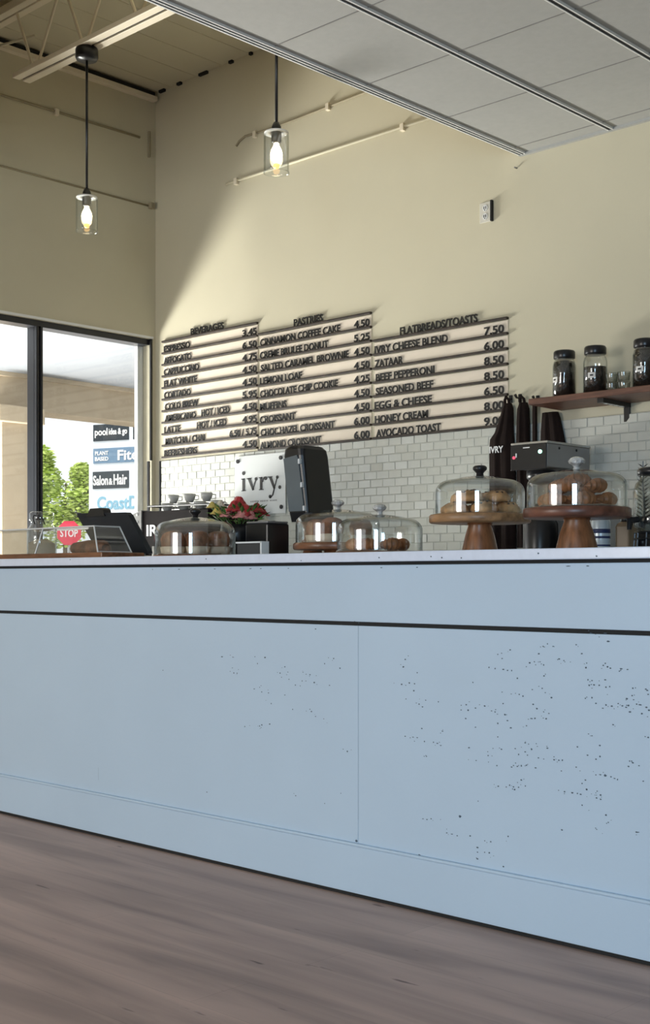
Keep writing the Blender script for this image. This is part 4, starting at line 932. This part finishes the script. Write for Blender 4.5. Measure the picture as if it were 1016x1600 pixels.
# coffee brewer
bw = thing('coffee_brewer', 'black and grey steel coffee brewer with green light standing below the aprons', 'coffee brewer')
BX0, BX1, BY0, BY1 = -3.824, -3.604, 5.39, 5.79
obj('head', bx(BX0, BX1, BY0 + 0.004, BY1, 1.545, 1.665, 0.004), 'grey_metal', bw)
obj('top_cover', bx(BX0 - 0.002, BX1 + 0.002, BY0, BY1 + 0.004, 1.665, 1.677, 0.002), 'steel', bw)
fs_ = obj('control_face', bx(BX0 + 0.002, BX1 - 0.002, BY0 - 0.006, BY0 + 0.004, 1.535, 1.663, 0.002), 'black_plastic', bw)
def puck(x, z, r, m, nm, lab): return tag(obj(nm, prism_xz(BM(), disc_poly(x, z, r, r, 16), BY0 - 0.012, BY0 - 0.004), m, fs_), lab)
puck(-3.640, 1.622, 0.010, 'green_led', 'indicator_light', 'glowing green light'); puck(-3.80, 1.600, 0.008, 'red_led', 'indicator_light', 'red light')
obj('rocker_switch', bx(-3.790, -3.782, BY0 - 0.011, BY0 - 0.004, 1.600, 1.622, 0.002), 'white_print', fs_)
obj('name_strip', bx(-3.745, -3.705, BY0 - 0.008, BY0 - 0.004, 1.645, 1.650), 'white_print', fs_)
obj('column', bx(BX0 + 0.004, BX1 - 0.003, BY0 + 0.23, BY1 - 0.01, 0.96, 1.545, 0.003), 'charcoal', bw)
obj('spray_nozzle', lathe(BM(), [(0, 1.46), (0.05, 1.47), (0.075, 1.50), (0.075, 1.535), (0, 1.535)], 24, (-3.714, BY0 + 0.11, 0)), 'black_plastic', bw, True)
obj('base', bx(BX0, BX1, BY0, BY1, 0.90, 0.96, 0.005), 'charcoal', bw)
for yy in (5.50, 5.66):
    for zz in (1.645,): obj('screw', bx(BX1 - 0.002, BX1 + 0.003, yy - 0.006, yy + 0.006, zz - 0.006, zz + 0.006, 0.002), 'slot', bw)
settle(bw, (-3.714, 5.6, 0.90))
ap_ = thing('airpot', 'dark airpot standing under the coffee brewer head', 'airpot', (-3.714, BY0 + 0.105, 0.962))
obj('pot_body', lathe(BM(), [(0, 0), (0.085, 0), (0.09, 0.01), (0.09, 0.30), (0.07, 0.34), (0, 0.345)], 32), 'black_plastic', ap_, True)
obj('pot_lid', lathe(BM(), [(0, 0.345), (0.06, 0.345), (0.06, 0.38), (0.03, 0.40), (0, 0.40)], 24), 'charcoal', ap_, True)
pb = tag(obj('storage_box', bx(-3.55, -3.30, 5.45, 5.80, 0.90, 1.30, 0.01), 'grey_metal'), 'grey box beside the coffee brewer behind the cake stands', 'box')

# ================================================================== aprons, hooks, shelf
def apron(label, levels, seed, text=None, strap=True):
    t = thing('apron', label, 'apron')
    r_ = random.Random(seed); ph = r_.uniform(0, 6)
    rings = []; n = 22
    for z, cx, hw, dep, amp in levels:
        pts = []
        for k in range(n + 1):
            s = -1 + 2 * k / n
            fold = amp * (math.sin(s * 7.5 + ph) + 0.5 * math.sin(s * 15 + 2 * ph))
            pts.append((cx + hw * s, 5.842 - dep * math.sqrt(max(0, 1 - s * s)) - 0.004 + fold * (1 - s * s), z))
        for k in range(n, -1, -1):
            s = -1 + 2 * k / n; pts.append((cx + hw * s, 5.846, z))
        rings.append(pts)
    c = obj('cloth', loft(BM(), rings), 'apron', t, True)
    z, cx, hw, dep, amp = levels[0]
    if strap: obj('neck_strap', tube(BM(), [(cx - hw * 0.7, 5.832, z - 0.02), (cx - 0.012, 5.825, z + 0.02), (cx, 5.815, z + 0.035), (cx + 0.012, 5.825, z + 0.02), (cx + hw * 0.7, 5.832, z - 0.02)], 0.008, 6), 'apron', t)
    if text: lettering('lettering', *text, 'white_print', t, extr=0.002)
    return settle(t, (levels[len(levels) // 2][1], 5.845, levels[-1][0]))
apron('dark brown apron with white lettering hanging leftmost beside the menu', [(1.96, -4.163, 0.022, 0.018, 0.0), (1.93, -4.165, 0.034, 0.026, 0.002), (1.87, -4.175, 0.045, 0.030, 0.004), (1.80, -4.19, 0.062, 0.032, 0.005), (1.765, -4.205, 0.080, 0.034, 0.006), (1.70, -4.205, 0.085, 0.036, 0.006), (1.50, -4.20, 0.088, 0.038, 0.008), (1.30, -4.20, 0.090, 0.040, 0.010), (1.12, -4.20, 0.090, 0.040, 0.010)], 1, ('IVRY', -4.258, -4.165, 1.685, 0.036, 5.795))
apron('narrow dark apron hanging between the lettered apron and the shelf', [(1.955, -4.060, 0.022, 0.020, 0.0), (1.92, -4.060, 0.036, 0.028, 0.003), (1.84, -4.060, 0.040, 0.030, 0.005), (1.70, -4.060, 0.042, 0.030, 0.006), (1.45, -4.045, 0.050, 0.032, 0.008), (1.15, -4.035, 0.062, 0.034, 0.009)], 2)
apron('dark apron hanging under the shelf end behind the coffee brewer', [(1.885, -3.885, 0.050, 0.020, 0.002), (1.85, -3.88, 0.058, 0.024, 0.004), (1.78, -3.875, 0.070, 0.026, 0.006), (1.70, -3.868, 0.080, 0.028, 0.007), (1.50, -3.87, 0.088, 0.020, 0.005), (1.20, -3.87, 0.09, 0.016, 0.003)], 3, strap=False)
hs = tag(obj('hanging_strap', bx(-3.993, -3.970, 5.825, 5.845, 1.55, 1.95, 0.004), 'apron'), 'narrow black strap hanging straight down from the hook at the shelf end', 'strap')
def hook(x, z, label):
    t = thing('coat_hook', label, 'hook', (x, 5.866, z), group='black coat hooks beside the shelf')
    obj('plate', bx(-0.010, 0.010, -0.006, 0.003, -0.02, 0.025, 0.002), 'black_metal', t)
    obj('peg', tube(BM(), [(0, -0.005, 0.0), (0, -0.035, 0.002), (0, -0.048, 0.016)], [0.006, 0.006, 0.008], 8), 'black_metal', t)
hook(-4.163, 1.985, 'black hook holding the lettered apron'); hook(-4.100, 1.985, 'black hook just left of the narrow apron'); hook(-3.982, 1.965, 'black hook holding the narrow strap at the shelf end')

sh = thing('wall_shelf', 'reddish wooden wall shelf on a black bracket holding coffee jars', 'shelf')
obj('board', bx(-3.835, -2.30, 5.56, YB, 1.893, 1.925, 0.003), 'shelf_wood', sh)
for bx_ in (-3.425, -2.55):
    bm = BM(); box(bm, bx_ - 0.018, bx_ + 0.018, 5.60, YB, 1.871, 1.893); box(bm, bx_ - 0.018, bx_ + 0.018, YB - 0.012, YB - 0.003, 1.795, 1.893, 0.002)
    br_ = obj('bracket', bm, 'black_metal', sh)
    for yy in (5.66, 5.71, 5.76, 5.81): obj('bracket_slot', bx(bx_ - 0.009, bx_ + 0.009, yy - 0.013, yy + 0.013, 1.8698, 1.8715), 'rim_edge', br_)
settle(sh, (-3.07, 5.71, 1.893))

def coffee_jar(label, x, fill, tagx):
    t = thing('coffee_jar', label, 'jar', (x, 5.72, 1.925), group='glass coffee jars on the wall shelf')
    obj('glass_body', lathe(BM(), [(0, 0), (0.056, 0), (0.062, 0.006), (0.062, 0.178), (0.056, 0.200), (0.050, 0.208), (0.050, 0.222), (0.047, 0.222), (0.047, 0.207), (0.053, 0.198), (0.059, 0.177), (0.059, 0.009), (0, 0.006)], 40), 'glass', t, True)
    obj('coffee_beans', lathe(BM(), [(0, 0.008), (0.057, 0.010), (0.0575, min(fill, 0.175))] + ([(0.051, fill)] if fill > 0.18 else []) + [(0.03, fill + 0.004), (0, fill + 0.005)], 36), 'bean', t, True)
    obj('lid', lathe(BM(), [(0, 0.216), (0.055, 0.216), (0.057, 0.220), (0.057, 0.250), (0.052, 0.258), (0, 0.259)], 36), 'black_plastic', t, True)
    # paper label curving round the glass
    bm = BM(); a0 = R(-46 + tagx); vs = []
    for k in range(6):
        a = a0 + R(-18 + 36 * k / 5); vs.append([bm.verts.new((q * math.cos(a), q * math.sin(a), z)) for q, z in ((0.0625, 0.088), (0.0625, 0.116), (0.0632, 0.116), (0.0632, 0.088))])
    for p, q in zip(vs[:-1], vs[1:]):
        for i in range(4): bm.faces.new((p[i], q[i], q[(i + 1) % 4], p[(i + 1) % 4]))
    bm.faces.new(vs[0]); bm.faces.new(vs[-1][::-1])
    lb = obj('paper_label', bm, 'jar_label', t)
    bm = BM(); n = 4; vs = []
    for k in range(4):
        a = a0 + R(-8 + 16 * k / 3); vs.append([bm.verts.new((q * math.cos(a), q * math.sin(a), z)) for q, z in ((0.0630, 0.098), (0.0630, 0.106), (0.0637, 0.106), (0.0637, 0.098))])
    for p, q in zip(vs[:-1], vs[1:]):
        for i in range(4): bm.faces.new((p[i], q[i], q[(i + 1) % 4], p[(i + 1) % 4]))
    bm.faces.new(vs[0]); bm.faces.new(vs[-1][::-1])
    obj('label_mark', bm, 'letter', lb)
coffee_jar('tall jar full of dark coffee beans, leftmost on the shelf above the aprons', -3.716, 0.200, -64)
coffee_jar('tall black lidded jar filled three quarters with dark coffee beans on the shelf', -3.528, 0.150, -30)
coffee_jar('tall jar of dark coffee beans right of the stacked tumblers', -3.240, 0.205, -40)
coffee_jar('tall jar of dark coffee beans at the shelf end beyond the tumblers', -3.02, 0.18, -20)
def tumbler(x, y, z, label):
    t = tag(obj('tumbler', lathe(BM(), [(0, 0), (0.026, 0), (0.028, 0.004), (0.033, 0.046), (0.033, 0.050), (0.0305, 0.050), (0.026, 0.008), (0, 0.008)], 24), 'tumbler', smooth=True, loc=(x, y, z)), label, 'glass', 'clear tumblers between the coffee jars')
    return t
tumbler(-3.412, 5.69, 1.926, 'clear tumbler under the left stack between the coffee jars'); tumbler(-3.412, 5.69, 1.977, 'clear tumbler on top of the left stack between the coffee jars')
tumbler(-3.342, 5.69, 1.926, 'clear tumbler under the right stack between the coffee jars'); tumbler(-3.342, 5.69, 1.977, 'clear tumbler on top of the right stack between the coffee jars')
